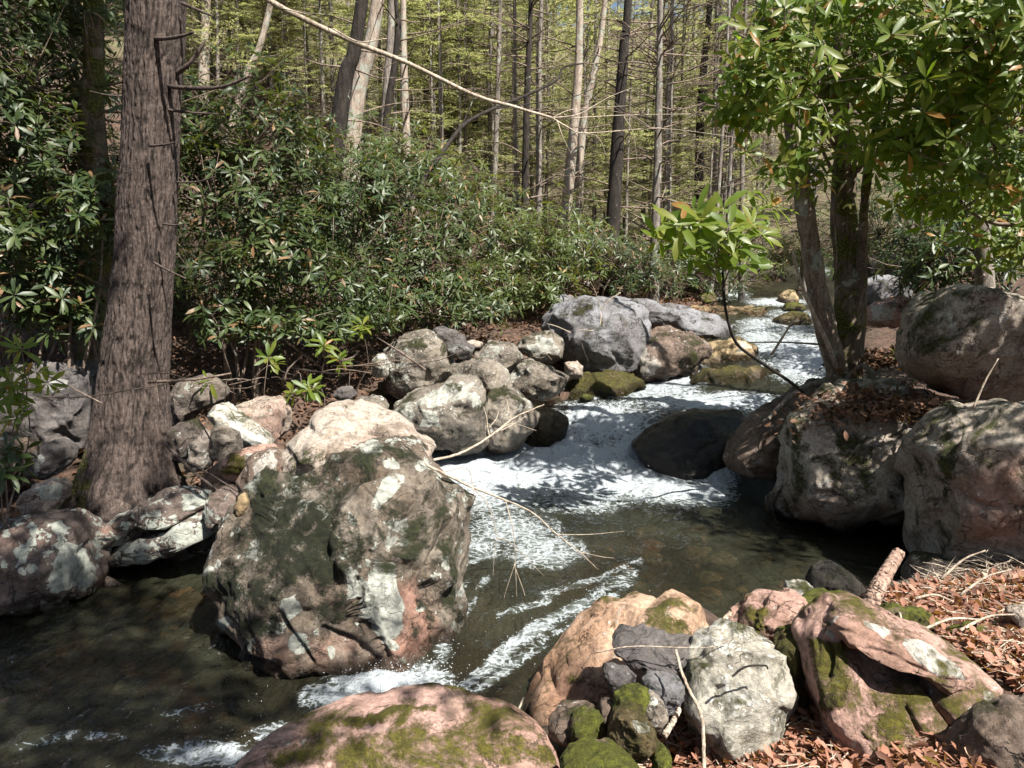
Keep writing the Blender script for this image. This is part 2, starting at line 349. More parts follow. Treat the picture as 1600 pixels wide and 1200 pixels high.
def water_field(x, y):
    z = water_z(x, y); P = np.stack([x, y, z], 1); PX = proj(P)
    tu = blobs(PX, TU); P2 = np.stack([x*1.0+y*.25, y*.6, z*2], 1)
    amp = .007+.10*tu
    rg = fbm(P2, 2.6, 5, 21, .55, True); fb = fbm(P2, 9, 3, 41, .6); nn0 = fbm(P2, 2.0, 3, 161)
    # long flow ripples
    q = np.stack([x*2.2-y*.9, y*1.0+x*.5, 0*x], 1)
    rip = fbm(q, 3.2, 4, 61, .55, True)
    P3 = np.stack([x*1.1+y*.3, y*3.0-x*.5, 0*x], 1)+np.stack([fb*0, nn0*.5, fb*0], 1); sw = fbm(P3, 1.7, 4, 151, .5, True)
    z = z + amp*(rg*.55+fb*.25+sw*.75) + .014*rip
    fl_ = np.stack([(x+y)*.30, (x-y)*1.5, 0*x], 1)
    lac = fbm(fl_, 2.6, 5, 131, .6, True); brk = sstep(-.1, .75, lac)
    fo = np.maximum(blobs(PX, FO)*1.02, strokes(PX, ST)*(.15+.85*brk))
    nn = fbm(P2, 5.5, 5, 81, .62); ns = fbm(P2*np.array([1,.5,1]), 26, 3, 91, .6, True)
    foam = fo + nn*.42*np.clip(fo*1.6, 0, 1)*np.clip(1.35-fo, .25, 1) + ns*.22*np.clip(fo*2, 0, 1)
    return z, foam, (rg*.5+sw*.6)*np.clip(tu*1.6, 0, 1)
xs = np.concatenate([np.arange(-7, -3.2, .05), np.arange(-3.2, 3.6, .0185), np.arange(3.6, 9, .04), np.arange(9, 13.5, .15)])
ys = np.concatenate([np.arange(.6, 2.8, .05), np.arange(2.8, 9.4, .0215), np.arange(9.4, 14, .035), np.arange(14, 30, .1)])
WX, WY = np.meshgrid(xs, ys); X = WX.ravel(); Y = WY.ravel()
sdw = poly_sd(X, Y); keep = sdw < .35
# only where the camera side of the valley can see it
pxk = proj(np.stack([X, Y, np.zeros_like(X)], 1))
z = np.full(len(X), -5.0); foam = np.zeros(len(X)); tur = np.zeros(len(X))
zz, ff, tt = water_field(X[keep], Y[keep]); z[keep] = zz; foam[keep] = ff; tur[keep] = tt
i = np.arange(len(ys)-1)[:, None]*len(xs); j = np.arange(len(xs)-1)[None, :]
F = np.stack([i+j, i+j+1, i+j+1+len(xs), i+j+len(xs)], -1).reshape(-1, 4)
F = F[keep[F].all(1)]
u = np.unique(F); re = np.zeros(len(X), np.int64); re[u] = np.arange(len(u))
t = NT('stream_water'); p = t.pos()
fm = t.attr('foam')
fn = t.noise(p, 55, 4, .7, .3); fn2 = t.noise(p, 17, 5, .65, .8, 5.)
fw = t.n('ShaderNodeVectorMath', {0: t.n('ShaderNodeMapping', {0: p, 2: (0, 0, math.radians(-45)), 3: (.55, 1.5, 1)}).outputs[0], 1: t.n('ShaderNodeVectorMath', {0: t.n('ShaderNodeTexNoise', {'Vector': p, 'Scale': 5.0, 'Detail': 5}).outputs[1], 1: (.5,.5,.5)}, operation='MULTIPLY').outputs[0]}, operation='ADD').outputs[0]
l1 = t.map(t.n('ShaderNodeTexVoronoi', {'Vector': fw, 'Scale': 11.0}, feature='DISTANCE_TO_EDGE').outputs['Distance'], 0., .26, 1., 0.)
l2 = t.map(t.n('ShaderNodeTexVoronoi', {'Vector': fw, 'Scale': 34.0}, feature='DISTANCE_TO_EDGE').outputs['Distance'], 0., .30, 1., 0.)
k = t.math('ADD', t.math('MULTIPLY', t.math('SUBTRACT', l1, .42), .62), t.math('MULTIPLY', t.math('SUBTRACT', l2, .42), .40))
stk = t.noise(t.n('ShaderNodeMapping', {0: p, 2: (0, 0, math.radians(-20)), 3: (4.2, .9, 1)}).outputs[0], 5., 6, .62, .8, 8.)
k = t.math('ADD', k, t.math('MULTIPLY', t.math('SUBTRACT', fn, .5), .35)); k = t.math('ADD', k, t.math('MULTIPLY', t.math('SUBTRACT', fn2, .5), .6)); k = t.math('ADD', k, t.math('MULTIPLY', t.math('SUBTRACT', stk, .5), 1.3))
kn = k
k = t.math('ADD', fm, t.math('MULTIPLY', k, t.math('MULTIPLY', t.map(fm, .04, .30), t.map(fm, .75, 1.25, 1., .45))))
mask = t.map(k, .44, .84)
spots = t.math('MULTIPLY', t.map(t.noise(p, 95, 2, .5, 0, 31.), .69, .73), t.map(t.math('ADD', fm, t.math('MULTIPLY', t.noise(p, 1.6, 3, .6, 0, 3.), .45)), .33, .48))
mask = t.math('MAXIMUM', mask, spots)
s2 = t.n('ShaderNodeMapping', {0: p, 2: (0, 0, .45), 3: (1.0, .42, 1)}).outputs[0]
wv = t.noise(s2, 9, 5, .62, .8, 2.); wv2 = t.noise(s2, 34, 3, .6, .5, 6.)
nb = t.bump(t.math('ADD', wv, t.math('MULTIPLY', wv2, .35)), .075, .85)
nf = t.bump(t.math('ADD', fn, t.math('MULTIPLY', fn2, 2.4)), .022, 1.)
tr = t.n('ShaderNodeBsdfTransparent', {'Color': (.46,.39,.27,1)}).outputs[0]
mk = t.n('ShaderNodeBsdfDiffuse', {'Color': t.mix(t.map(t.noise(p, 1.4, 3), .35, .65), (.036,.034,.020), (.070,.072,.046)), 'Normal': nb}).outputs[0]
body = t.n('ShaderNodeMixShader', {0: .34, 1: tr, 2: mk}).outputs[0]
gl = t.n('ShaderNodeBsdfGlossy', {'Color': (.9,.95,1,1), 'Roughness': .09, 'Normal': nb}).outputs[0]
fr = t.n('ShaderNodeFresnel', {'IOR': 1.33, 'Normal': nb}).outputs[0]
surf = t.n('ShaderNodeMixShader', {0: t.math('MINIMUM', t.math('MULTIPLY', fr, 1.1), .8), 1: body, 2: gl}).outputs[0]
# milky aerated water under thin foam; troughs coloured darker to imitate wave shading
aer = t.n('ShaderNodeBsdfPrincipled', {'Base Color': t.mix(t.map(t.math('ADD', t.math('ADD', k, t.math('MULTIPLY', kn, .35)), t.math('MULTIPLY', t.attr('crest'), .9)), .2, 1.55), (.12,.14,.12), (.47,.51,.54)), 'Roughness': .45, 'Normal': nf, 'Subsurface Weight': 0.0, 'Specular IOR Level': .5}).outputs[0]
am = t.math('MAXIMUM', t.math('MULTIPLY', t.map(fm, .15, .85), .8), mask)
W = t.finish(t.n('ShaderNodeMixShader', {0: am, 1: surf, 2: aer}).outputs[0])
me = make_mesh('stream_water', np.stack([X, Y, z], 1)[u], re[F], W, True, {'foam': foam[u], 'crest': tur[u]})
o = link('stream_water', me); tag(o, kind='structure')

# spray thrown up where the water breaks
rs = np.random.RandomState(5); SPR = []
for (cx, cy, rx, ry, n, hh) in [(870,690,90,30,900,.10),(1000,710,45,35,1500,.16),(940,650,90,14,700,.08),(615,1062,70,22,1500,.09),(1060,590,35,14,500,.10),(1130,735,22,30,500,.1),(1230,560,80,20,500,.08),(780,715,80,12,500,.07),(400,1165,80,15,350,.04),(700,1000,16,50,250,.05),(900,960,130,60,260,.02),(240,1100,200,60,160,.015)]:
    n = int(n*.45); a = rs.normal(cx, rx*.6, n); b = rs.normal(cy, ry*.6, n); D = np.stack([ray(q, r_) for q, r_ in zip(a, b)]); z_ = np.zeros(n)
    for _ in range(5):
        w = np.array([0,0,CAMH])+D*((z_-CAMH)/np.minimum(D[:,2], -.02))[:, None]; z_ = water_z(w[:,0], w[:,1])
    w[:,2] += np.abs(rs.normal(size=n))**1.4*hh*.42
    q = np.column_stack([w, rs.uniform(.0007,.0020,n)*(1+w[:,1]*.10)]); SPR += [v for v in q if 0 < v[1] < 25]
SPR = np.array(SPR); keep = poly_sd(SPR[:,0], SPR[:,1]) < .05; SPR = SPR[keep]
OV = np.array([[1,0,0],[-1,0,0],[0,1,0],[0,-1,0],[0,0,1],[0,0,-1.]]); OF = np.array([[0,2,4],[2,1,4],[1,3,4],[3,0,4],[2,0,5],[1,2,5],[3,1,5],[0,3,5]])
V = (SPR[:, None, :3]+OV[None]*SPR[:, None, 3:]*np.array([1,1,1.3])).reshape(-1,3); F = (np.arange(len(SPR))[:, None, None]*6+OF[None]).reshape(-1,3)
t = NT('water_spray'); SM = t.finish(t.n('ShaderNodeBsdfPrincipled', {'Base Color': (.82,.85,.87), 'Roughness': .2, 'Specular IOR Level': .6}).outputs[0])
tag(link('water_spray', make_mesh('water_spray', V, F, SM)), 'white drops of spray thrown up along the cascades', 'spray', kind='stuff')
# ------------------------------------------------------------------ rocks
M = {}
M['grey'] = rock_mat('grey_sandstone', (.30,.27,.24), (.22,.19,.165), (.09,.08,.07), .12, .42)
M['pale'] = rock_mat('pale_sandstone', (.40,.35,.30), (.32,.26,.22), (.13,.105,.085), .10, .15)
M['dull'] = rock_mat('dull_mossy_stone', (.15,.125,.105), (.10,.08,.07), (.04,.034,.03), .42, .40, (.30,.31,.27), (.06,.06,.015))
M['hero'] = rock_mat('weathered_boulder', (.19,.165,.135), (.12,.092,.070), (.045,.038,.030), .52, .28, (.40,.41,.36), (.042,.048,.014), mossdark=(.010,.012,.005))
M['pink'] = rock_mat('pink_sandstone', (.42,.275,.235), (.33,.205,.165), (.20,.145,.10), .46, .04, (.5,.48,.42), (.17,.15,.02), mossdark=(.07,.06,.012))
M['orange'] = rock_mat('orange_sandstone', (.45,.31,.225), (.31,.18,.11), (.17,.105,.06), .40, .05, (.55,.5,.42), (.16,.15,.02), mossdark=(.07,.06,.015))
M['rough'] = rock_mat('rough_white_stone', (.40,.38,.33), (.30,.28,.235), (.10,.09,.07), .42, .62, (.58,.57,.52), (.12,.13,.025), 1.6)
M['slate'] = rock_mat('dark_slate', (.14,.125,.12), (.09,.08,.08), (.05,.045,.045), .12, .08, (.3,.3,.28), (.12,.13,.03), strata=.5)
M['moss'] = rock_mat('moss_covered_stone', (.20,.15,.10), (.14,.10,.07), (.07,.05,.03), .95, .02, (.4,.4,.35), (.17,.18,.02), 1.5, (.045,.05,.008))
M['olive'] = rock_mat('olive_wet_stone', (.16,.12,.06), (.10,.075,.035), (.04,.03,.015), .80, .05, (.35,.34,.28), (.13,.115,.02), mossdark=(.035,.03,.008))
M['black'] = rock_mat('black_wet_stone', (.035,.030,.024), (.022,.018,.014), (.010,.009,.007), .22, .03, (.16,.17,.15), (.03,.03,.01))
M['ochre'] = rock_mat('ochre_stone', (.34,.26,.15), (.25,.18,.10), (.11,.08,.05), .42, .10, (.5,.46,.36), (.14,.12,.02))
M['blue'] = rock_mat('blue_grey_boulder', (.20,.205,.225), (.14,.135,.14), (.06,.055,.055), .30, .12, (.30,.31,.30), (.07,.065,.018))
M['lichen'] = rock_mat('lichen_boulder', (.15,.115,.10), (.105,.08,.07), (.045,.036,.03), .16, .66, (.42,.44,.38), (.07,.065,.015), .8)
M['brown'] = rock_mat('red_brown_stone', (.175,.13,.105), (.125,.09,.07), (.055,.042,.034), .30, .36, (.45,.41,.36), (.085,.085,.02))
M['dapple'] = rock_mat('big_bank_boulder', (.40,.36,.31), (.30,.25,.21), (.12,.10,.085), .46, .34, (.46,.44,.40), (.12,.12,.03))
M['mottle'] = rock_mat('mottled_bank_stone', (.22,.195,.165), (.13,.11,.092), (.05,.044,.037), .38, .46, (.42,.42,.37), (.07,.07,.018))
M['wood'] = bark_mat('dead_wood', (.20,.12,.09), (.38,.27,.21))

ICO = {}
def ico(s):
    if s not in ICO:
        b = bmesh.new(); bmesh.ops.create_icosphere(b, subdivisions=s, radius=1.0)
        V = np.array([v.co[:] for v in b.verts]); F = np.array([[v.index for v in f.verts] for f in b.faces]); b.free(); ICO[s] = (V, F)
    return ICO[s]
def in_poly(PX, poly):
    poly = np.array(poly, float); x, y = PX[:,0], PX[:,1]; ins = np.zeros(len(x), bool)
    for i in range(len(poly)):
        ax, ay = poly[i]; bx, by = poly[(i+1) % len(poly)]
        ins ^= ((ay > y) != (by > y)) & (x < (bx-ax)*(y-ay)/(by-ay+1e-9)+ax)
    return ins
def rock(name, label, outline, Y, D, mat, sub=4, lean=0.0, p=2.8, fac=11, facd=(.74,.95), nz=.05, fine=.012, seed=None, cat=None, group=None,
         cracks=(), masks=(), bulge=(), strat=0.0, wetline=None, sink=0.0, parent=None, back=1.0, nchip=16, chip=.10, crag=1.0, under=0.0, spots=0):
    seed = seed if seed is not None else (abs(hash_s(label)) % 9999)
    rs = np.random.RandomState(seed)
    O = np.array([np.array([0,0,CAMH])+ray(*q)*0 for q in outline])
    zc = np.mean([aty(x, y, Y)[2] for x, y in outline])
    pts = []
    for (x, y) in outline:
        d = ray(x, y)  # plane: Yp = Y + lean*(z-zc)
        tt_ = (Y-lean*zc+lean*CAMH)/(d[1]-lean*d[2]); q = np.array([0,0,CAMH])+d*tt_; pts.append((q[0], q[2]))
    pts = np.array(pts); c2 = 0.5*(pts.min(0)+pts.max(0)); c2 = .5*c2+.5*pts.mean(0)
    rel = pts-c2
    V, F = ico(sub); V = V.copy()
    a, b, c = V[:,0], V[:,1], V[:,2]
    th = np.arctan2(c, a)
    # radius of outline by angle
    TH = np.linspace(-np.pi, np.pi, 361); RR = np.zeros(361)
    n = len(rel)
    for k, an in enumerate(TH):
        dx, dy = math.cos(an), math.sin(an); best = 0
        for i in range(n):
            ax, ay = rel[i]; bx, by = rel[(i+1) % n]; ex, ey = bx-ax, by-ay
            den = dx*ey-dy*ex
            if abs(den) < 1e-12: continue
            tq = (ax*ey-ay*ex)/den; s = (ax*dy-ay*dx)/den
            if tq > 0 and -1e-6 <= s <= 1+1e-6: best = max(best, tq)
        RR[k] = best
    RR[RR == 0] = RR[RR > 0].mean()
    ker = np.array([1,2,3,2,1.])/9; RR = np.convolve(np.concatenate([RR[-3:-1], RR, RR[1:3]]), ker, 'valid')
    r = np.interp(th, TH, RR)
    m = (np.abs(a)**p+np.abs(b)**p+np.abs(c)**p)**(1/p); ua, ub, uc = a/m, b/m, c/m
    rho = np.hypot(ua, uc); m0 = (np.abs(np.cos(th))**p+np.abs(np.sin(th))**p)**(1/p); rho = rho*m0
    size = float(np.sqrt(np.prod(pts.max(0)-pts.min(0))))/2
    L = np.stack([r*rho*np.cos(th), ub*D*np.where(ub > 0, back, 1.0), r*rho*np.sin(th)], 1)
    # facet cuts, leaning toward the front and top
    for k in range(fac):
        nrm = rs.normal(size=3); nrm[1] = -abs(nrm[1])*1.1-.35 if k % 4 else abs(nrm[1]); nrm[0] *= .8; nrm[2] *= .8
        nrm /= np.linalg.norm(nrm); h = L@nrm; d = h.max()*rs.uniform(*facd)
        L -= np.maximum(h-d, 0)[:, None]*nrm*.93
    ext = np.abs(L).max(0)+1e-6; w_ = 1/max(size, .05)
    for k in range(nchip):
        q = L[rs.randint(len(L))]; nn_ = q/ext**2; nn_ = nn_/np.linalg.norm(nn_)+rs.normal(size=3)*.55; nn_ /= np.linalg.norm(nn_)
        R_ = size*rs.uniform(.18, .55); h = L@nn_; h0 = q@nn_-size*rs.uniform(.0, chip)
        L -= (np.maximum(h-h0, 0)*np.exp(-(((L-q)**2).sum(1)/R_**2)**2))[:, None]*nn_*.9
    if crag and sub >= 4:
        for (ns_, st_, jit) in ((13, .62, .32), (55, .50, .38)):
            ids = rs.choice(len(L), ns_, replace=False); Q = L[ids]; en = Q/ext**2; en /= np.linalg.norm(en, axis=1)[:, None]; en += rs.normal(size=en.shape)*jit; en /= np.linalg.norm(en, axis=1)[:, None]
            off = rs.uniform(-.012, .02, ns_)*size
            sp_ = size*2.4/math.sqrt(ns_); acc = np.zeros_like(L); wsum = np.zeros(len(L)); Lw = L+np.stack([fbm(L+seed, 2.2*w_, 3, 5+q_) for q_ in range(3)], 1)*sp_*.30
            d2 = ((Lw[:, None]-Q[None])**2).sum(2); d2 -= d2.min(1, keepdims=True); wt = np.exp(-d2/(sp_*.26)**2); wt /= wt.sum(1, keepdims=True)
            h = np.einsum('ijk,jk->ij', L[:, None]-Q[None], en)+off[None]; h = np.clip(h, -.16*size, .16*size)
            L = L-np.einsum('ij,jk->ik', wt*h, en)*st_*crag
    P = L + np.array([c2[0], Y, c2[1]]); P[:,1] += lean*(P[:,2]-zc)
    nd = V/np.linalg.norm(V, axis=1)[:, None]
    S = P+seed*.37
    w = 1/max(size, .05)
    disp = size*nz*(fbm(S, 1.1*w, 3, seed)*1.6+fbm(S, 2.6*w, 3, seed+5, .55, True)*.9)
    P += nd*disp[:, None]
    if strat:
        ns = np.array([.25,.2,1.0])/1.06; q = (P@ns)/(size*.22)+fbm(S, 1.2*w, 2, seed+9)*.6; st = q-np.floor(q)
        P += nd*((sstep(.0,.25,st)-sstep(.75,1.,st)-.5)*strat*size*.12)[:, None]
    P += nd*(fine*(fbm(S, 14, 4, seed+11, .6)+.6*fbm(S, 7, 3, seed+14, .5, True)))[:, None]
    P[:,1] += under*np.clip((c2[1]-size*.15)-P[:,2], 0, None)*(b < .3)
    PX = proj(P); front = b < .25
    for (bx, by, rad, amt) in bulge:
        d2 = ((PX[:,0]-bx)**2+(PX[:,1]-by)**2)/rad**2
        P[:,1] -= amt*np.exp(-d2)*front
    Wn = np.stack([fbm(P, 6, 4, 3)*1.0, fbm(P, 6, 4, 4)*1.0], 1)
    for (line, wpx, dep) in cracks:
        Q = PX+Wn*wpx*1.2; dmin = np.full(len(P), 1e9)
        for (a1, b1) in zip(line[:-1], line[1:]):
            ex, ey = b1[0]-a1[0], b1[1]-a1[1]; tq = np.clip(((Q[:,0]-a1[0])*ex+(Q[:,1]-a1[1])*ey)/(ex*ex+ey*ey), 0, 1)
            dmin = np.minimum(dmin, np.hypot(Q[:,0]-a1[0]-tq*ex, Q[:,1]-a1[1]-tq*ey))
        P -= nd*(dep*np.exp(-(dmin/wpx)**2)*front)[:, None]
    at = {k: np.zeros(len(P), np.float32) for k in ('moss','lichen','pink','dark','wet')}
    PW = PX+np.stack([fbm(P, 9, 5, 23, .6), fbm(P, 9, 5, 24, .6)], 1)*16
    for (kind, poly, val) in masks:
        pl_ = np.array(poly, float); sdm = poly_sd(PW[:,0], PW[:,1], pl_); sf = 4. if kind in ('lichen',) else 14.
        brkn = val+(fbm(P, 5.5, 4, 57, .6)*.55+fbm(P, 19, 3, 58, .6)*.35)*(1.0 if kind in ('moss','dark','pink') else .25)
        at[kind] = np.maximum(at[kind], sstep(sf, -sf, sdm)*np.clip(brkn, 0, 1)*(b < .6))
    if spots:
        fr_ = np.where(b < .1)[0]
        for k in range(spots):
            q = PW[rs.choice(fr_)]; rad_ = rs.uniform(3, 13)*(1.4 if k % 7 == 0 else .8); d_ = np.hypot((PW[:,0]-q[0])*rs.uniform(.8,1.3), PW[:,1]-q[1])
            at['lichen'] = np.maximum(at['lichen'], sstep(rad_+2, rad_-2, d_)*rs.uniform(.6, 1.)*(b < .5))
    P += nd*(sstep(.42, .75, at['moss']+fbm(P, 11, 4, 61, .6)*.35)*.011*(1+.9*fbm(P, 45, 3, 62)))[:, None]
    wz = water_z(P[:,0], P[:,1]); inw = poly_sd(P[:,0], P[:,1]) < .25
    wl = wz+(.085 if wetline is None else wetline)+fbm(P, 5, 3, 8)*.04
    at['wet'] = np.where(inw, sstep(.05, -.02, P[:,2]-wl), 0).astype(np.float32)
    base = np.array([c2[0], Y, P[:,2].min()]); P[:,2] -= sink
    me = make_mesh(name, P-base, F, M[mat] if isinstance(mat, str) else mat, True, at)
    o = link(name, me, parent, base if parent is None else base-np.array(parent.location))
    if parent is None: tag(o, label, cat or name, group)
    elif label: o['label'] = label
    return o
def hash_s(s):
    h = 5381
    for ch in s: h = (h*33+ord(ch)) & 0x7fffffff
    return h

# --- the big boulder in the pool
rock('boulder', 'massive mossy boulder in mid pool with large pale lichen patch on its front',
 [(365,865),(372,805),(395,768),(420,732),(450,730),(500,713),(560,710),(645,706),(700,722),(735,752),(750,775),(738,810),(720,840),(706,885),(678,915),(688,950),(702,985),(680,1015),(645,1036),(612,1055),(560,1057),(500,1055),(430,1057),(400,1040),(378,1005),(362,965),(366,920)],
 4.62, .62, 'hero', 7, lean=.42, p=3.0, fac=12, facd=(.82,.96), nz=.07, fine=.022, seed=12, spots=70,
 cracks=[([(505,800),(470,840),(520,780),(560,745),(600,735)],6,.05),([(560,900),(570,960),(600,1000),(612,1040)],5,.07),([(505,985),(545,1005),(590,1035)],6,.05),([(440,960),(460,1000),(485,1040)],4,.06),([(640,730),(680,800),(665,850)],6,.03),([(400,770),(460,740),(500,715)],7,.05),([(700,830),(660,905),(676,960)],7,.05),([(350,1000),(380,1030),(430,1045)],6,.05)],
 bulge=[(600,790,70,.10),(450,860,90,.05),(620,940,60,.08),(380,830,50,-.10),(690,790,40,-.05),(520,740,40,-.06),(530,1020,50,-.05)],
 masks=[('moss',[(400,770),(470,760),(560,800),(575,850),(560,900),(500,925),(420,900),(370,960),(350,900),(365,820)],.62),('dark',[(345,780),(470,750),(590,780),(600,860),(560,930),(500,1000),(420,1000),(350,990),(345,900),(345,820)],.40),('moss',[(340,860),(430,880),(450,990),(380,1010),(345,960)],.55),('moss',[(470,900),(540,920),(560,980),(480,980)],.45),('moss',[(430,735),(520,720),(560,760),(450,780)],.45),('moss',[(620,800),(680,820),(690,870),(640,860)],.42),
  ('lichen',[(567,900),(590,870),(600,880),(615,875),(632,930),(636,975),(612,1000),(600,1005),(575,965),(562,930)],.95),('lichen',[(548,880),(565,900),(562,950),(545,930)],.7),('lichen',[(440,930),(468,920),(465,950),(450,970),(438,950)],.95),('lichen',[(418,968),(450,975),(447,995),(420,990)],.95),('lichen',[(460,985),(483,995),(482,1020),(460,1028),(455,1010)],.9),('lichen',[(358,930),(382,895),(380,915),(362,950)],.85),
  ('pink',[(622,915),(650,905),(690,980),(670,1010),(620,1045),(600,1005),(636,975)],.9),('pink',[(365,1000),(600,1010),(600,1050),(380,1045)],.3),('moss',[(655,920),(670,930),(688,980),(670,985)],.9),
  ('lichen',[(590,740),(640,735),(600,790),(575,800)],.52),('moss',[(640,740),(720,760),(720,860),(660,850)],.40)])
rock('boulder', 'smooth pale hump of rock with leaf pocket sitting above the massive mossy boulder',
 [(436,735),(445,700),(480,668),(498,642),(545,632),(590,652),(622,660),(650,690),(678,700),(676,712),(640,716),(600,722),(560,718),(520,712),(480,730),(455,745)],
 5.25, .50, 'pale', 6, crag=.55, lean=.5, p=2.6, fac=5, facd=(.9,.98), nz=.05, fine=.008, seed=31,
 cracks=[([(440,700),(460,712),(475,745)],4,.03),([(535,640),(560,670),(590,690)],5,.03),([(480,668),(500,680),(560,690)],8,.03)],
 bulge=[(590,705,26,-.12),(570,690,20,-.06),(470,700,30,.04)], masks=[('moss',[(610,680),(650,685),(660,700),(620,700)],.45),('moss',[(450,700),(520,700),(490,730),(455,740)],.45),('pink',[(560,690),(610,690),(600,712),(560,712)],.5)])
rock('rock', 'pinkish rock with pale spots wedged at upper left shoulder of mid pool boulder',
 [(378,750),(390,722),(420,700),(440,705),(452,730),(458,755),(440,775),(425,800),(410,780),(385,775)], 4.95, .25, 'brown', 5, lean=.3, masks=[('lichen',[(390,720),(430,705),(440,740),(400,750)],.6),('pink',[(400,740),(450,730),(440,780)],.5)])
rock('rock', 'rounded pink rock with bright moss patch behind the boulder shoulder',
 [(348,735),(358,715),(390,702),(425,700),(438,712),(430,738),(395,748),(360,750)], 5.5, .25, 'pink', 5, masks=[('moss',[(345,740),(360,712),(385,710),(380,735)],.9),('lichen',[(380,710),(420,705),(425,735),(385,735)],.6)])
rock('stone', 'small tan pointed stone at left edge of mid pool boulder', [(368,785),(380,768),(392,780),(388,800),(376,812)], 4.6, .08, 'ochre', 4)

# --- left bank
rock('rock', 'long low lichen spotted ledge along the water below the big trunk',
 [(118,845),(132,828),(190,810),(240,785),(300,762),(322,765),(326,790),(305,805),(250,822),(200,838),(155,868),(132,872)], 5.35, .30, 'lichen', 6, fac=5, strat=.35, fine=.012, p=3.2,
 masks=[('pink',[(115,850),(130,825),(180,825),(150,850)],.6),('lichen',[(280,775),(320,765),(322,790),(290,800)],.7)])
rock('rock', 'lower wet band of lichen rock under the long ledge beside the water',
 [(150,880),(170,858),(240,830),(320,800),(345,800),(345,830),(300,850),(220,872),(170,890)], 5.28, .22, 'lichen', 5, fac=4, p=3.2)
rock('boulder', 'dark maroon boulder with big grey lichen patches at left edge of the pool',
 [(-40,900),(-30,850),(20,818),(70,806),(112,808),(126,835),(140,865),(150,900),(146,925),(100,940),(20,945)], 4.95, .45, 'lichen', 6, fac=6, fine=.012, p=3.0, spots=30,
 masks=[('lichen',[(75,905),(100,850),(130,855),(150,900),(140,925),(80,925)],.9),('lichen',[(30,840),(48,850),(45,880),(30,885)],.8),('lichen',[(80,855),(100,845),(95,865)],.8),('pink',[(0,830),(60,815),(60,850),(0,860)],.3)],
 cracks=[([(140,850),(100,885),(70,905)],4,.03)])
rock('rock', 'low rock with white lichen at the bottom left waterline', [(-30,925),(0,905),(30,900),(60,915),(50,940),(0,950)], 4.6, .2, 'lichen', 5)
rock('rock', 'dark upright rock leaning against left side of the big trunk', [(48,735),(62,705),(80,690),(110,692),(108,715),(95,735),(70,745),(52,745)], 5.75, .2, 'slate', 5, masks=[('lichen',[(48,740),(60,708),(70,712),(56,745)],.9)])
rock('stone', 'sunlit white topped stone left of the trunk roots', [(38,780),(50,762),(85,753),(98,765),(95,785),(80,800),(45,803)], 5.35, .2, 'pale', 5, masks=[('lichen',[(50,765),(97,755),(95,780),(60,780)],.7)])
rock('boulder', 'broad shaded bluish boulder in the bank behind the big trunk', [(-10,690),(0,620),(50,575),(100,570),(150,580),(165,640),(150,690),(60,700)], 7.0, .5, 'slate', 6, fac=9, nz=.08, masks=[('lichen',[(75,590),(105,590),(105,610),(75,610)],.7)])
rock('boulder', 'shaded brown boulder under the shrubs at the far left edge', [(-60,760),(-50,690),(0,680),(40,690),(40,740),(10,770)], 5.9, .3, 'brown', 5)
rock('rock', 'grey brown rock tight against right side of the big trunk', [(262,700),(268,668),(300,660),(318,680),(315,705),(290,720),(265,715)], 5.95, .2, 'dull', 5)
rock('rock', 'plain grey slab rock standing right of the big trunk', [(290,722),(305,690),(318,672),(332,690),(336,722),(325,732),(300,732)], 5.8, .15, 'grey', 5, fac=9)
rock('rock', 'sun dappled grey rock between slab and bright lichen rock', [(325,700),(335,670),(355,668),(378,690),(380,705),(355,720),(335,718)], 5.85, .18, 'mottle', 5)
rock('rock', 'bright sloping lichen rock in sun upslope of the pink rocks', [(325,640),(345,630),(370,650),(400,668),(430,690),(425,700),(395,700),(365,690),(345,668)], 6.15, .25, 'rough', 5, masks=[('lichen',[(340,640),(370,655),(425,690),(390,698),(360,670)],.7)])
rock('boulder', 'upright pinkish block crossed by crisp stem shadows on the left bank', [(362,665),(365,640),(400,628),(440,625),(452,640),(448,668),(435,690),(400,692),(370,685)], 6.6, .3, 'pale', 5, p=3.4, fac=6, masks=[('pink',[(370,640),(450,630),(440,690),(380,690)],.4)])
rock('rock', 'low maroon rock under crossed sticks right of the trunk', [(320,760),(330,728),(360,720),(385,735),(380,765),(345,775)], 5.55, .2, 'brown', 5)
rock('rock', 'shaded lichen rock in the gap between ledge and mid pool boulder', [(325,805),(330,770),(360,760),(378,780),(370,810),(345,822)], 5.2, .2, 'lichen', 5)
rock('rock', 'dark rounded rock beneath the leafy sprigs', [(300,660),(310,640),(350,625),(350,600),(320,590),(280,600),(265,640),(275,665)], 6.9, .3, 'dull', 5)
rock('rock', 'greenish dark rock peeking just above the pale hump', [(548,655),(555,625),(590,620),(605,635),(600,655)], 6.6, .2, 'mottle', 5)
rock('stone', 'small dark stone half buried in litter below the brightest sprig', [(520,618),(530,606),(548,606),(554,618),(540,628)], 7.2, .15, 'slate', 4)
rock('stone', 'small pale upright stone in the dark litter of the left bank', [(583,588),(582,560),(590,553),(602,555),(606,570),(603,588)], 7.9, .12, 'rough', 5)
rock('boulder', 'large lichen topped boulder sloping into the white water', [(600,652),(625,628),(680,608),(715,592),(745,592),(758,620),(762,660),(758,695),(720,700),(690,698),(660,690),(640,680)], 8.1, .45, 'mottle', 6, fac=6,
 masks=[('lichen',[(650,630),(700,600),(740,594),(738,625),(700,625),(655,640)],.95),('lichen',[(655,645),(680,640),(685,665),(660,668)],.85),('lichen',[(600,650),(640,625),(650,650),(640,680)],.6)], wetline=.16)
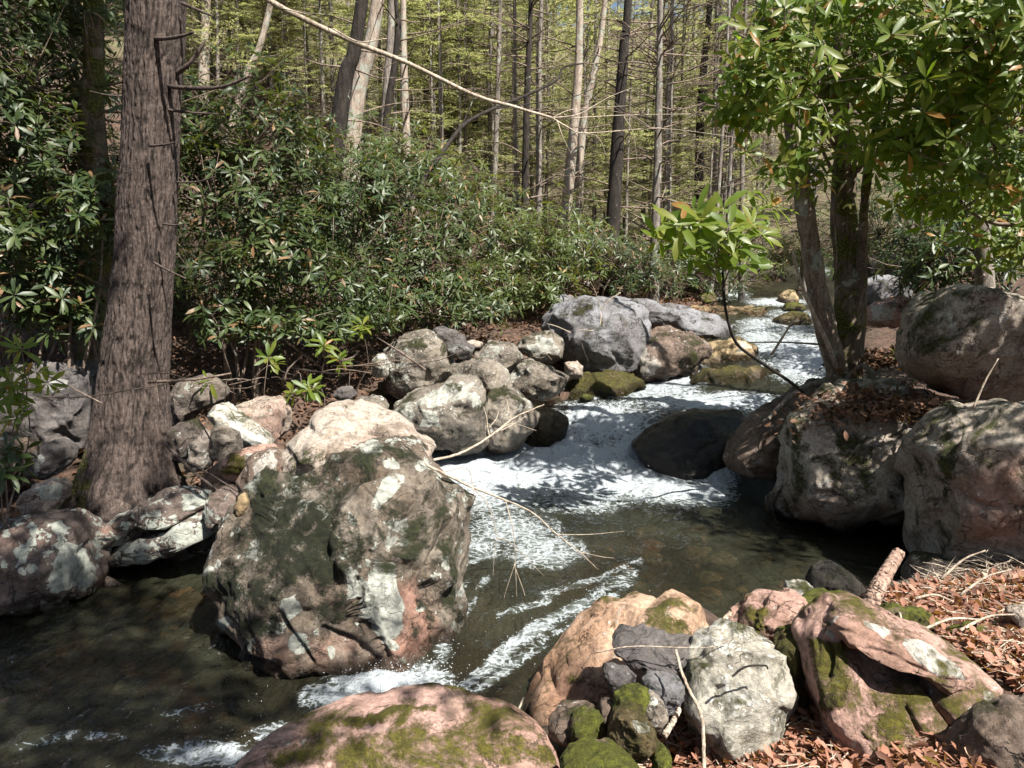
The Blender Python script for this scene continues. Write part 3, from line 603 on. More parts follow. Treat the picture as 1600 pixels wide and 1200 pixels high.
rock('rock', 'brown pointed rock with mossy tip next to the lichen topped boulder', [(752,640),(760,612),(780,600),(800,612),(830,625),(838,650),(825,680),(790,700),(760,700)], 8.3, .35, 'mottle', 6, masks=[('moss',[(755,615),(785,600),(800,615),(770,625)],.8)], wetline=.12)
rock('rock', 'submerged mossy rock where water slides past the pointed rock', [(815,660),(830,640),(860,638),(888,655),(890,680),(860,695),(825,692)], 8.45, .3, 'olive', 5, wetline=.4)
rock('boulder', 'dark leaf covered boulder on the left bank above the pale upright stone', [(605,600),(605,555),(630,530),(670,520),(700,535),(705,580),(695,612),(640,618)], 8.8, .5, 'mottle', 6, fac=8, p=3.2, masks=[('moss',[(610,540),(660,520),(690,540),(640,550)],.6)])
rock('rock', 'tilted dark slab with pale lower corner leaning on the bank', [(672,520),(690,508),(715,520),(748,548),(742,560),(705,560),(690,545)], 8.7, .15, 'slate', 5, p=3.4, masks=[('lichen',[(700,530),(745,550),(735,558),(705,545)],.6)])
rock('rock', 'white and black dappled rock above the lichen topped boulder', [(700,600),(705,570),(750,560),(790,575),(796,600),(785,640),(765,640),(750,600),(720,596)], 8.6, .3, 'mottle', 6, fac=8)
rock('rock', 'hunched pale rock with dark cleft behind the dappled rocks', [(742,560),(750,542),(780,535),(808,545),(822,565),(800,580),(765,575)], 9.1, .25, 'mottle', 5)
rock('rock', 'lumpy white mottled rock sloping to the calm side water', [(790,605),(795,575),(825,562),(855,575),(885,592),(878,612),(840,620),(805,620)], 9.2, .35, 'mottle', 6, fac=8, nz=.09)
rock('stone', 'narrow pale stone lying above the dark cleft rock', [(722,540),(730,532),(752,534),(756,540),(740,545)], 9.3, .1, 'pale', 4)
rock('rock', 'square whitish block leaning on the blue grey boulder', [(808,545),(815,530),(862,518),(876,530),(878,556),(860,566),(835,562)], 9.9, .25, 'mottle', 5, p=3.4, fac=6, masks=[('lichen',[(810,540),(865,520),(875,555),(840,560)],.55)])
rock('stone', 'small cream cube of stone above the green mossy ledge', [(882,588),(884,568),(900,564),(910,574),(908,590),(892,594)], 9.7, .12, 'pale', 5, p=3.2)
rock('rock', 'low green mossy ledge at the stream side in sun', [(872,612),(885,592),(920,582),(960,583),(1000,592),(1005,610),(970,622),(920,624),(885,622)], 9.9, .35, 'olive', 6, lean=.6)
rock('stone', 'tiny round mossy stone in front of the green ledge', [(905,624),(912,617),(926,618),(928,625),(915,628)], 9.4, .08, 'moss', 4)
rock('boulder', 'huge blue grey boulder with mossy left crown by the rapids', [(852,500),(870,480),(905,470),(950,472),(1000,482),(1016,500),(1010,530),(1000,570),(985,582),(930,585),(880,575),(862,550)], 10.7, .75, 'blue', 6, fac=7, masks=[('moss',[(855,500),(905,470),(940,475),(920,495)],.7)], fine=.015)
rock('boulder', 'long dark slab boulder behind the blue grey one reaching upstream', [(935,470),(960,466),(1010,472),(1070,485),(1120,492),(1138,510),(1136,530),(1090,535),(1040,530),(990,500)], 12.6, .7, 'blue', 6, fac=8)
rock('boulder', 'striped maroon and cream boulder between blue grey boulder and little fall', [(978,572),(982,540),(1005,522),(1050,515),(1085,520),(1102,540),(1098,565),(1085,585),(1050,592),(1010,594),(985,588)], 10.5, .5, 'brown', 6, fac=7, strat=.12,
 masks=[('lichen',[(985,565),(1000,540),(1040,560),(1035,585),(1000,590)],.55),('moss',[(1060,520),(1100,530),(1090,585),(1055,590)],.55)])
rock('rock', 'jagged bluish stone on the bank beyond the square whitish block', [(855,480),(865,462),(885,458),(900,468),(880,478),(868,486)], 12.0, .2, 'blue', 5)
rock('boulder', 'ochre boulder with pale top sitting between two small falls', [(1078,595),(1080,565),(1100,545),(1130,532),(1160,527),(1175,540),(1186,565),(1180,580),(1130,590),(1095,598)], 10.9, .4, 'ochre', 6, fac=8, masks=[('lichen',[(1145,532),(1165,528),(1172,548),(1150,552)],.8),('moss',[(1100,560),(1180,560),(1180,580),(1100,590)],.35)])
rock('boulder', 'wide olive mossy boulder with water sliding over its left side', [(1056,616),(1075,598),(1100,575),(1120,570),(1150,574),(1200,576),(1225,585),(1242,605),(1236,625),(1180,632),(1110,632),(1070,626)], 9.9, .45, 'olive', 6, fac=5, p=2.3, lean=.3, wetline=.1)
rock('boulder', 'smooth black wet boulder in the middle of the main cascade', [(984,694),(1010,675),(1045,655),(1090,643),(1150,643),(1182,652),(1172,680),(1145,700),(1118,730),(1105,758),(1080,764),(1030,762),(1012,735)], 8.0, .50, 'black', 6, fac=5, p=2.4, lean=.35, nz=.035, fine=.006, wetline=.8, nchip=8, chip=.05, crag=.35)
rock('rock', 'dark mossy wedge of rock standing in the upper rapids', [(1205,520),(1212,500),(1235,487),(1258,488),(1268,505),(1262,522),(1235,528)], 13.6, .35, 'olive', 5, wetline=.1)
rock('rock', 'blackish wet stone near the tree trunk in the upper rapids', [(1250,530),(1258,515),(1285,510),(1300,520),(1296,536),(1270,540)], 13.0, .3, 'black', 5)
rock('rock', 'flat sunlit ochre ledge at the top of the rapids', [(1062,480),(1075,474),(1120,478),(1160,480),(1212,482),(1216,492),(1190,498),(1120,498),(1085,490)], 15.2, .5, 'ochre', 6, lean=1.5)
rock('rock', 'mossy yellow green stone at the left end of the ochre ledge', [(1088,476),(1095,462),(1115,454),(1118,470),(1105,480)], 16.0, .25, 'moss', 5)
rock('rock', 'rounded yellow green stone beside the far fall', [(1215,478),(1220,458),(1238,452),(1244,470),(1232,484)], 16.4, .3, 'ochre', 5)
rock('rock', 'low mossy stone just below the rounded far one', [(1222,486),(1230,475),(1250,473),(1260,484),(1245,492)], 15.5, .3, 'moss', 5)
rock('boulder', 'dull brown boulder behind the far mossy stones', [(1240,478),(1242,450),(1265,445),(1285,460),(1285,485),(1262,488)], 17.5, .5, 'brown', 5)
rock('stone', 'small mossy stone far up beyond the slab of falling water', [(1184,464),(1190,455),(1205,454),(1212,462),(1200,466)], 18.5, .25, 'moss', 4)
rock('boulder', 'blue black rock mass seen through the gap right of the mossy trunk', [(1345,470),(1348,440),(1375,432),(1420,436),(1425,460),(1400,478),(1360,485)], 13.5, .6, 'blue', 5)
rock('boulder', 'black shaded boulder top beyond the gap right of the trunk', [(1345,432),(1350,405),(1390,398),(1420,408),(1425,432),(1390,440)], 16.5, .6, 'black', 5)
rock('rock', 'salmon pink rock in sun behind the right bank trunk', [(1352,500),(1360,475),(1400,464),(1440,468),(1445,490),(1420,505),(1370,508)], 9.6, .35, 'pink', 5, masks=[('lichen',[(1355,480),(1400,470),(1400,500),(1360,500)],.6)])
# --- right bank
rock('boulder', 'tall dappled boulder undercut above black water on the right bank',
 [(1228,790),(1232,740),(1228,690),(1238,650),(1262,622),(1330,612),(1400,610),(1462,630),(1475,700),(1470,770),(1450,815),(1400,838),(1330,848),(1280,852),(1245,842),(1232,815)], 6.35, .62, 'dapple', 7, fac=11, facd=(.82,.96), p=3.4, lean=.25, nz=.05, fine=.012, seed=44, spots=16, under=.9,
 masks=[('moss',[(1228,650),(1262,640),(1262,760),(1232,800)],.6),('moss',[(1290,670),(1360,680),(1370,780),(1300,790)],.5)], cracks=[([(1240,820),(1320,825),(1400,815),(1460,790)],6,.03)])
rock('boulder', 'slanting brown boulder behind the tall dappled one leading up to the roots', [(1145,712),(1152,690),(1190,655),(1230,625),(1285,590),(1330,590),(1330,640),(1270,680),(1240,735),(1200,742),(1160,736)], 7.3, .45, 'brown', 6, p=2.6, fac=6, lean=.4)
rock('boulder', 'rough pinkish boulder mottled with moss at the right edge below the overhang',
 [(1455,700),(1475,660),(1510,625),(1560,612),(1650,600),(1680,700),(1680,880),(1620,915),(1560,900),(1500,935),(1452,930),(1446,880),(1470,840),(1458,770)], 5.15, .6, 'dapple', 6, fac=8, nz=.06, seed=51, spots=16, masks=[('moss',[(1460,700),(1480,660),(1500,700),(1490,800),(1465,780)],.6),('pink',[(1500,750),(1600,700),(1600,850),(1520,840)],.5)],
 cracks=[([(1500,770),(1540,790),(1600,790)],4,.03)])
rock('boulder', 'overhanging brown block with pale mossy ridge at the upper right',
 [(1420,500),(1428,475),(1455,445),(1480,440),(1510,450),(1560,462),(1660,485),(1700,560),(1660,620),(1560,625),(1500,620),(1445,590),(1432,560)], 6.1, .6, 'dapple', 6, fac=12, facd=(.76,.93), p=3.2, seed=61, under=.6, masks=[('moss',[(1422,500),(1455,450),(1470,480),(1440,570),(1430,550)],.7),('lichen',[(1475,445),(1490,450),(1500,520),(1480,540)],.45),('pink',[(1440,585),(1520,590),(1600,600),(1500,625)],.7)])
rock('rock', 'shaded mossy rock low down left of the rough pinkish boulder', [(1425,925),(1425,890),(1450,870),(1490,880),(1490,930),(1450,940)], 4.9, .25, 'dull', 5)
rock('rock', 'dark rock barely showing in the black water under the overhang', [(1262,925),(1280,895),(1310,885),(1345,910),(1350,935),(1300,945)], 4.55, .2, 'black', 5, wetline=.1)
rock('stone', 'small white lichen stone at the water edge beyond the pink rocks', [(1226,930),(1232,914),(1258,910),(1276,924),(1265,934),(1240,935)], 4.35, .1, 'rough', 5, masks=[('lichen',[(1226,935),(1232,912),(1276,915),(1270,935)],.9)])
# --- near bank
rock('boulder', 'broad pink dome with yellow moss bands at the bottom of the picture',
 [(370,1200),(400,1170),(440,1145),(520,1118),(600,1102),(680,1094),(745,1100),(810,1125),(850,1150),(870,1185),(880,1240),(860,1300),(700,1330),(500,1330),(380,1280),(350,1230)], 2.92, .30, 'pink', 6, crag=.25, fac=3, facd=(.92,.99), p=2.4, lean=.9, nz=.03, fine=.006, seed=71,
 masks=[('moss',[(500,1125),(640,1100),(690,1110),(600,1130),(520,1150),(470,1160)],.72),('moss',[(650,1150),(760,1130),(860,1165),(870,1200),(780,1200),(700,1165),(620,1200),(560,1200)],.62),('moss',[(400,1170),(470,1150),(520,1190),(420,1200)],.6)])
rock('boulder', 'large orange and pink boulder with white crest sloping into the water',
 [(806,1122),(830,1085),(865,1050),(905,1005),(950,962),(975,945),(1010,935),(1050,928),(1072,930),(1092,955),(1115,990),(1120,1030),(1080,1080),(1000,1130),(930,1150),(860,1150),(820,1140)], 3.72, .38, 'orange', 6, lean=.55, fac=6, facd=(.86,.97), nz=.035, fine=.007, seed=83,
 masks=[('lichen',[(935,1000),(970,950),(985,945),(960,990),(930,1030)],.50),('pink',[(850,1060),(950,1020),(960,1080),(860,1120)],.35),('moss',[(1000,960),(1060,950),(1110,1000),(1060,1020),(1020,990)],.55),('moss',[(870,1050),(940,1050),(900,1080)],.5)],
 cracks=[([(930,1050),(985,960),(1050,930)],6,.015)])
rock('rock', 'flat dark slate resting across the orange boulder', [(957,1012),(970,996),(1010,990),(1060,1000),(1092,1012),(1088,1035),(1072,1048),(1030,1040),(985,1033),(965,1024)], 3.22, .12, 'slate', 6, p=3.4, fac=6, lean=1.3, seed=5, masks=[('moss',[(1030,1000),(1090,1012),(1085,1030),(1040,1020)],.55)])
rock('stone', 'small grey green block under the left end of the flat slate', [(944,1048),(950,1038),(975,1042),(992,1052),(990,1070),(975,1085),(952,1072)], 3.12, .07, 'slate', 5, p=3.2, masks=[('moss',[(944,1045),(980,1045),(975,1085),(950,1075)],.45)])
rock('rock', 'smooth blue slate panel set upright below the flat slate', [(1004,1062),(1010,1052),(1062,1062),(1070,1080),(1060,1112),(1030,1115),(1012,1090)], 3.06, .08, 'blue', 5, p=3.6)
rock('stone', 'brightest green moss cushion stone in the middle of the small pile', [(956,1102),(965,1085),(1000,1076),(1018,1084),(1018,1100),(990,1112),(962,1122)], 2.98, .08, 'moss', 5, fac=2, nz=.08, crag=.3)
rock('stone', 'plain grey wedge stone right of the green moss cushion', [(998,1115),(1015,1088),(1035,1090),(1042,1125),(1030,1142),(1008,1135)], 2.95, .07, 'grey', 5)
rock('rock', 'tan and green egg shaped stone with pale corner in the small pile', [(955,1140),(965,1118),(990,1110),(1015,1125),(1028,1150),(1010,1175),(975,1180),(956,1165)], 2.82, .10, 'olive', 6, fac=7, masks=[('lichen',[(985,1120),(1012,1125),(1022,1150),(1000,1140)],.7)])
rock('rock', 'maroon slab tucked between orange boulder and moss cube', [(858,1140),(865,1122),(890,1110),(930,1108),(940,1120),(930,1150),(880,1160)], 3.05, .12, 'brown', 5)
rock('stone', 'square green moss capped stone left of the small pile', [(893,1150),(893,1125),(915,1115),(935,1118),(944,1150),(938,1170),(910,1170)], 2.95, .08, 'moss', 5, p=3.4, fac=3)
rock('stone', 'dark red square stone behind the moss capped one', [(935,1125),(940,1100),(958,1100),(962,1125),(950,1145)], 3.02, .07, 'brown', 4, p=3.4)
rock('rock', 'low mossy mound stone at the bottom edge right of the pink dome', [(880,1200),(895,1172),(935,1162),(975,1178),(998,1205),(1000,1250),(900,1260)], 2.68, .12, 'moss', 5, fac=3, lean=.6)
rock('rock', 'big rough white and green block beside the slate pile', [(1072,1080),(1082,1040),(1104,1008),(1135,996),(1200,999),(1222,1015),(1226,1060),(1226,1120),(1222,1172),(1180,1182),(1120,1178),(1090,1150)], 3.10, .20, 'rough', 6, p=3.6, fac=5, facd=(.88,.97), lean=.25, fine=.012, seed=93)
rock('rock', 'tall narrow green stone half in shade right of the white block', [(1215,1010),(1222,992),(1245,986),(1260,1000),(1260,1060),(1250,1115),(1230,1110),(1216,1060)], 3.15, .12, 'olive', 6, p=2.8, lean=.1, masks=[('moss',[(1215,985),(1262,985),(1255,1060),(1220,1060)],.75)])
rock('stone', 'rounded moss cap stone on top of the tall narrow stone', [(1213,998),(1222,984),(1245,982),(1262,990),(1258,1002),(1230,1004)], 3.35, .08, 'moss', 5, fac=2)
rock('rock', 'pink rock with central green stripe at water edge beyond the white block', [(1142,995),(1140,975),(1165,968),(1175,950),(1210,934),(1250,932),(1265,950),(1250,980),(1210,998),(1160,1000)], 3.75, .18, 'pink', 6, fac=6, masks=[('moss',[(1178,955),(1200,945),(1200,990),(1175,992)],.85)])
rock('rock', 'long dark green mossy rock behind the fractured boulder', [(1225,975),(1230,955),(1265,940),(1300,935),(1345,938),(1352,950),(1300,962),(1265,985),(1240,988)], 3.75, .15, 'moss', 6, fac=4)
F12 = rock('boulder', 'fractured pink boulder with mossy face and white streaked upper ledge at lower right',
 [(1256,1030),(1258,1005),(1272,975),(1300,952),(1345,956),(1400,980),(1450,1000),(1510,1035),(1560,1062),(1620,1090),(1640,1150),(1600,1230),(1500,1290),(1380,1290),(1330,1220),(1300,1160),(1278,1110),(1262,1070)], 2.95, .34, 'pink', 7, fac=9, facd=(.82,.96), p=3.0, lean=.45, nz=.04, fine=.009, seed=102, spots=12, crag=.45, nchip=8,
 bulge=[(1395,1040,50,-.20),(1440,1062,30,-.10),(1350,1020,30,-.06),(1450,1070,30,-.06),(1300,1060,40,.03),(1420,1120,60,.03)],
 cracks=[([(1343,975),(1350,1000),(1370,1060),(1385,1078)],7,.03),([(1345,985),(1400,1015),(1440,1045),(1480,1062),(1500,1060)],6,.05),([(1460,1080),(1470,1110),(1505,1155)],5,.06),([(1418,1110),(1432,1145)],4,.04),([(1370,1082),(1440,1078),(1470,1075)],6,.03),([(1290,1000),(1300,1020),(1290,1050)],5,.03)],
 masks=[('lichen',[(1410,1005),(1440,1000),(1500,1040),(1505,1058),(1470,1055),(1440,1030)],.85),('lichen',[(1535,1080),(1560,1078),(1560,1100),(1540,1100)],.9),('lichen',[(1290,965),(1310,960),(1300,972)],.9),('lichen',[(1348,980),(1390,990),(1370,998)],.8),('lichen',[(1303,1048),(1316,1045),(1315,1065),(1305,1062)],.85),('lichen',[(1328,1158),(1342,1155),(1340,1172)],.85),
  ('moss',[(1265,1000),(1330,1000),(1345,1080),(1310,1110),(1280,1110)],.66),('moss',[(1370,1085),(1470,1080),(1500,1160),(1440,1200),(1380,1200),(1340,1140)],.60),('moss',[(1470,1060),(1520,1070),(1520,1140),(1490,1130)],.5),('dark',[(1270,1060),(1300,1080),(1290,1120),(1270,1100)],.5)])
rock('ledge', 'white streaked upper ledge', [(1268,985),(1285,962),(1315,950),(1360,958),(1415,984),(1470,1008),(1525,1042),(1562,1075),(1530,1082),(1490,1068),(1450,1052),(1405,1020),(1360,998),(1320,990),(1290,996)], 2.98, .26, 'pink', 6, p=3.6, lean=.35, fac=8, nz=.04, strat=.30, crag=.7, parent=F12,
 masks=[('lichen',[(1405,1005),(1440,1000),(1500,1040),(1510,1062),(1470,1055),(1440,1035)],.95),('lichen',[(1345,978),(1390,990),(1370,1002)],.85),('lichen',[(1285,968),(1310,960),(1300,975)],.9)])
rock('boulder', 'plain dark shaded rock in the bottom right corner', [(1502,1230),(1512,1168),(1540,1132),(1590,1100),(1650,1090),(1700,1200),(1650,1300),(1520,1290)], 2.45, .22, 'brown', 6, fac=3, p=2.4)
rock('stone', 'white half buried stone at the bottom edge in red litter', [(1190,1200),(1198,1190),(1225,1190),(1235,1205),(1210,1215)], 2.8, .05, 'rough', 5)
rock('stone', 'pale angular stone lying in litter at the right edge', [(1578,970),(1582,955),(1605,950),(1625,965),(1610,978)], 3.55, .08, 'pale', 4)
rock('stone', 'grey flat stone in the litter at the far right edge', [(1580,1040),(1584,1015),(1610,1010),(1630,1030),(1620,1050)], 3.2, .1, 'slate', 5)
for (lb, ol, yy) in [('domed moss clump stone alone in red leaf litter', [(1478,1003),(1490,985),(1520,976),(1545,982),(1550,998),(1520,1008)], 3.5), ('pale mossy stone just behind the fractured boulder top', [(1375,965),(1385,948),(1405,946),(1418,958),(1412,972),(1390,974)], 3.75), ('lower moss stone in litter right of the fractured boulder top', [(1410,968),(1420,956),(1450,958),(1468,970),(1450,980),(1425,980)], 3.7),
  ('small round moss stone at the bottom near the fallen twig', [(1020,1198),(1024,1180),(1040,1176),(1050,1188),(1046,1204)], 2.72)]:
    rock('stone', lb, ol, yy, .08, 'moss', 5, fac=2)
rock('stone', 'small mossy stone behind the tip of the orange boulder', [(1108,1000),(1112,985),(1135,982),(1142,995),(1125,1003)], 3.65, .07, 'moss', 5)

# loose cobbles: four shapes shared by many copies
protos = []
for k in range(5):
    V, F = ico(3); rs = np.random.RandomState(40+k); L = V*np.array([1, rs.uniform(.7,1), rs.uniform(.5,.8)])
    for q in range(8):
        nrm = rs.normal(size=3); nrm /= np.linalg.norm(nrm); h = L@nrm; L -= np.maximum(h-h.max()*rs.uniform(.6,.85), 0)[:, None]*nrm
    L += V*(fbm(V+k*9, 2, 3, k)*.1)[:, None]
    z0 = np.zeros(len(L)); protos.append((L, F))
PM = {}
def cobble(x, y, s, mat, label, group, rz, sinkf=.35, z=None):
    k = random.randrange(5)
    if (k, mat) not in PM:
        L, F = protos[k]; PM[(k, mat)] = make_mesh('stone', L, F, M[mat], True, {a: np.zeros(len(L)) for a in ('moss','lichen','pink','dark','wet')})
    zz_ = float(land_z([x], [y])[0]) if z is None else z
    o = link('stone', PM[(k, mat)], None, (x, y, zz_+s*(.5-sinkf))); o.scale = (s, s*random.uniform(.7,1), s*random.uniform(.6,1)); o.rotation_euler = (random.uniform(-.3,.3), random.uniform(-.3,.3), rz)
    tag(o, label, 'stone', group)
def strew(n, poly, zg, smin, smax, mats, label, group):
    poly = np.array(poly, float); lo, hi = poly.min(0), poly.max(0); c = 0
    while c < n:
        q = (random.uniform(lo[0], hi[0]), random.uniform(lo[1], hi[1]))
        if in_poly(np.array([q]), poly)[0]:
            w = atz(q[0], q[1], zg); 
            for _ in range(3): w = atz(q[0], q[1], float(land_z([w[0]], [w[1]])[0]))
            cobble(w[0], w[1], random.uniform(smin, smax)*random.uniform(.6,1.1), random.choice(mats), label, group, random.uniform(0, 6)); c += 1
strew(46, [(270,720),(330,740),(600,640),(720,580),(860,570),(860,520),(700,520),(560,560),(400,640),(280,660)], .7, .05, .15, ['grey','dull','brown','lichen'], 'loose small stone half sunk in dark litter on the left bank', 'loose stones on the left bank')
strew(14, [(20,700),(110,690),(120,780),(30,820)], .5, .04, .11, ['dull','brown','pale'], 'loose small stone in the litter left of the big trunk', 'loose stones left of the trunk')
strew(26, [(1050,1140),(1220,1190),(1240,1230),(900,1230)], .15, .025, .06, ['pink','grey','brown','moss'], 'little stone among red leaves between the near boulders', 'little stones between the near boulders')
strew(16, [(1400,960),(1590,950),(1600,1080),(1520,1050)], .42, .02, .06, ['pink','grey','brown'], 'little stone in red leaf litter of the right bank', 'little stones in the right bank litter')
strew(40, [(800,480),(1060,470),(1300,440),(1420,430),(1420,470),(1300,470),(1130,470),(900,500)], 1.5, .08, .22, ['ochre','olive','blue','grey'], 'far stone lining the upper stream bank', 'stones lining the upper stream')
# stream bed stones seen through the water
for k in range(70):
    px = random.uniform(950, 1260); py = random.uniform(820, 960)
    if k > 58: px = random.uniform(180, 340); py = random.uniform(930, 1020)
    w = atz(px, py, -.3); cobble(w[0], w[1], random.uniform(.05,.16), random.choice(['ochre','brown','orange','grey']), 'submerged brown stone on the stream bed under clear water', 'stones on the stream bed', random.uniform(0,6), .4, water_z([w[0]], [w[1]])[0]-random.uniform(.14,.26))
# ------------------------------------------------------------------ vegetation materials
M['bark1'] = bark_mat('hemlock_bark', (.034,.025,.021), (.125,.094,.080), 0.0, 1.0, 62, 0.)
M['bark2'] = bark_mat('forest_bark', (.10,.085,.072), (.25,.215,.185), .10, 1.0, 26, .4, True)
M['barkdark'] = bark_mat('dark_bark', (.014,.011,.009), (.042,.034,.028), .1, 1.0, 26, .1)
M['barkpale'] = bark_mat('pale_bark', (.20,.155,.12), (.40,.33,.27), .08, 1.0, 20, .5)
M['barktan'] = bark_mat('tan_bark', (.10,.075,.055), (.27,.215,.165), .5, 1.0, 26, .3)
M['barkmoss'] = bark_mat('mossy_bark', (.06,.045,.035), (.17,.13,.095), .85, 1.0, 26, .2)
M['twig'] = bark_mat('twig_bark', (.10,.07,.055), (.26,.20,.155), .0, 1.0, 30, .2)
M['twigpale'] = bark_mat('pale_twig', (.26,.20,.15), (.50,.42,.33), .0, 1.0, 30, .1)
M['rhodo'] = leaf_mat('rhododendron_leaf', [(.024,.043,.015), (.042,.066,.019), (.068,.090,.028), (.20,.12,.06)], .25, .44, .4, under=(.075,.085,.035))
M['rhodolit'] = leaf_mat('rhododendron_leaf_sunlit', [(.10,.155,.025), (.15,.20,.030), (.22,.23,.045), (.36,.19,.06)], .58, .42, .5, under=(.10,.13,.03))  # sunlit copy of the rhododendron leaf, sunlight put into its lighter greens
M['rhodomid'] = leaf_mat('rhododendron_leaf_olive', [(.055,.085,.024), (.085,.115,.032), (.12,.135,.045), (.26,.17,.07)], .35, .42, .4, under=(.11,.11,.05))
M['needle'] = leaf_mat('hemlock_needle', [(.27,.30,.12), (.36,.38,.17), (.44,.43,.23)], .5, .6, .25, tint=(1.35, 1.4, 1.0))
M['needledark'] = leaf_mat('hemlock_needle_dark', [(.03,.05,.012), (.045,.065,.016), (.06,.08,.02)], .35, .6, .25)
M['smallleaf'] = leaf_mat('young_broad_leaf', [(.34,.36,.17), (.42,.42,.20), (.46,.42,.26)], .5, .55, .25, tint=(1.35, 1.4, 1.0))
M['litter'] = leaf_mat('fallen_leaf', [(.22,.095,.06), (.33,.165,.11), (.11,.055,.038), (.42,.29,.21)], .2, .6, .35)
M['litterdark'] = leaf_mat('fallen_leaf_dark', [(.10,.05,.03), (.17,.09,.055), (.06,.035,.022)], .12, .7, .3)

# ------------------------------------------------------------------ leaves, many at a time
def unit(v): return v/(np.linalg.norm(v, axis=-1, keepdims=True)+1e-9)
def leaf_geo(B, D, N, L, Wd, droop, fold=.25):
    """B base, D direction, N upper normal (n,3); L length, Wd width, droop fraction (n,)"""
    B = np.asarray(B, float); D = unit(np.asarray(D, float)); S = unit(np.cross(D, N)); N = np.cross(S, D)
    n = len(B); tq = np.array([.06, .38, .74, 1.0]); hw = np.array([0, 0, 0, 0.])
    def c(tv, side, lift):
        q = B+D*(L*tv)[:, None]-N*(L*droop*tv*tv)[:, None]+S*(Wd*side)[:, None]+N*(Wd*lift)[:, None]; return q
    o = np.ones(n)
    V = np.stack([c(0*o,0,0), c(.38*o,0,0), c(.74*o,0,0), c(1.0*o,0,0), c(.34*o,.42,fold*.42), c(.72*o,.5,fold*.5), c(.34*o,-.42,fold*.42), c(.72*o,-.5,fold*.5)], 1)
    f = np.array([[0,4,1],[0,1,6],[1,4,5],[1,5,2],[1,2,7],[1,7,6],[2,5,3],[2,3,7]])
    F = (np.arange(n)[:, None, None]*8+f[None]).reshape(-1, 3)
    return V.reshape(-1, 3), F
def leaf_lite(B, D, N, L, Wd, droop):
    B = np.asarray(B, float); D = unit(np.asarray(D, float)); S = unit(np.cross(D, N)); N = np.cross(S, D); n = len(B)
    c = lambda tv, sd, lf: B+D*(L*tv)[:, None]-N*(L*droop*tv*tv)[:, None]+S*(Wd*sd)[:, None]+N*(Wd*lf)[:, None]
    V = np.stack([c(0,0,0), c(.55,.5,.1), c(.5,0,0), c(.55,-.5,.1), c(1.,0,0)], 1); f = np.array([[0,1,2],[0,2,3],[1,4,2],[2,4,3]])
    return V.reshape(-1, 3), (np.arange(n)[:, None, None]*5+f[None]).reshape(-1, 3)
def frame(ax):
    ax = unit(ax); r = np.where(np.abs(ax[:, 2:3]) > .9, np.array([[1., 0, 0]]), np.array([[0, 0, 1.]]))
    u = unit(np.cross(ax, r)); v = np.cross(ax, u); return u, v
def whorls(tips, axes, rs, L=.13, W=.26, K=9, spread=(60, 100), droop=(.1, .45)):
    n = len(tips); u, v = frame(axes); ax = unit(axes)
    ph = rs.uniform(0, 6.28, n)[:, None]+np.arange(K)[None]*2.399+rs.uniform(-.25,.25,(n,K))
    el_ = np.radians(rs.uniform(*spread, (n, K)) * np.linspace(.72, 1.05, K)[None])
    D = (np.cos(ph)*np.sin(el_))[..., None]*u[:, None]+(np.sin(ph)*np.sin(el_))[..., None]*v[:, None]+np.cos(el_)[..., None]*ax[:, None]
    D = D.reshape(-1, 3); N = unit(np.repeat(ax, K, 0)-D*np.sum(np.repeat(ax, K, 0)*D, 1)[:, None]+rs.normal(size=(n*K,3))*.18)
    keep = rs.rand(n*K) > .12
    B = np.repeat(tips, K, 0)+D*.008-np.repeat(ax, K, 0)*(np.tile(np.arange(K), n)*.004)[:, None]
    Ls = L*rs.uniform(.6, 1.15, n*K); Ws = Ls*W*rs.uniform(.8, 1.15, n*K); dr = rs.uniform(*droop, n*K)
    rn = np.repeat(rs.rand(n), K)*.55+rs.rand(n*K)*.45
    return [q[keep] for q in (B, D, N, Ls, Ws, dr, rn)]
LEAFT = {}
def leaf_parts(parent, arr, mat, base):
    """single leaves as objects sharing four meshes"""
    B, D, N, Ls, Ws, dr, rn = arr
    for i in range(len(B)):
        k = i % 4; key = (mat, k)
        if key not in LEAFT:
            V, F = leaf_geo(np.zeros((1,3)), np.array([[0,1.,0]]), np.array([[0,0,1.]]), np.ones(1), np.array([.25]), np.array([.08+.11*k]))
            LEAFT[key] = make_mesh('leaf', V, F, M[mat], True, {'rnd': np.zeros(8)})
        d = D[i]/np.linalg.norm(D[i]); s = np.cross(d, N[i]); s /= np.linalg.norm(s); nn = np.cross(s, d); q = B[i]-base
        o = link('leaf', LEAFT[key], parent)
        L = Ls[i]; w = Ws[i]/.25
        o.matrix_local = Matrix(((s[0]*w, d[0]*L, nn[0]*L, q[0]), (s[1]*w, d[1]*L, nn[1]*L, q[1]), (s[2]*w, d[2]*L, nn[2]*L, q[2]), (0,0,0,1)))
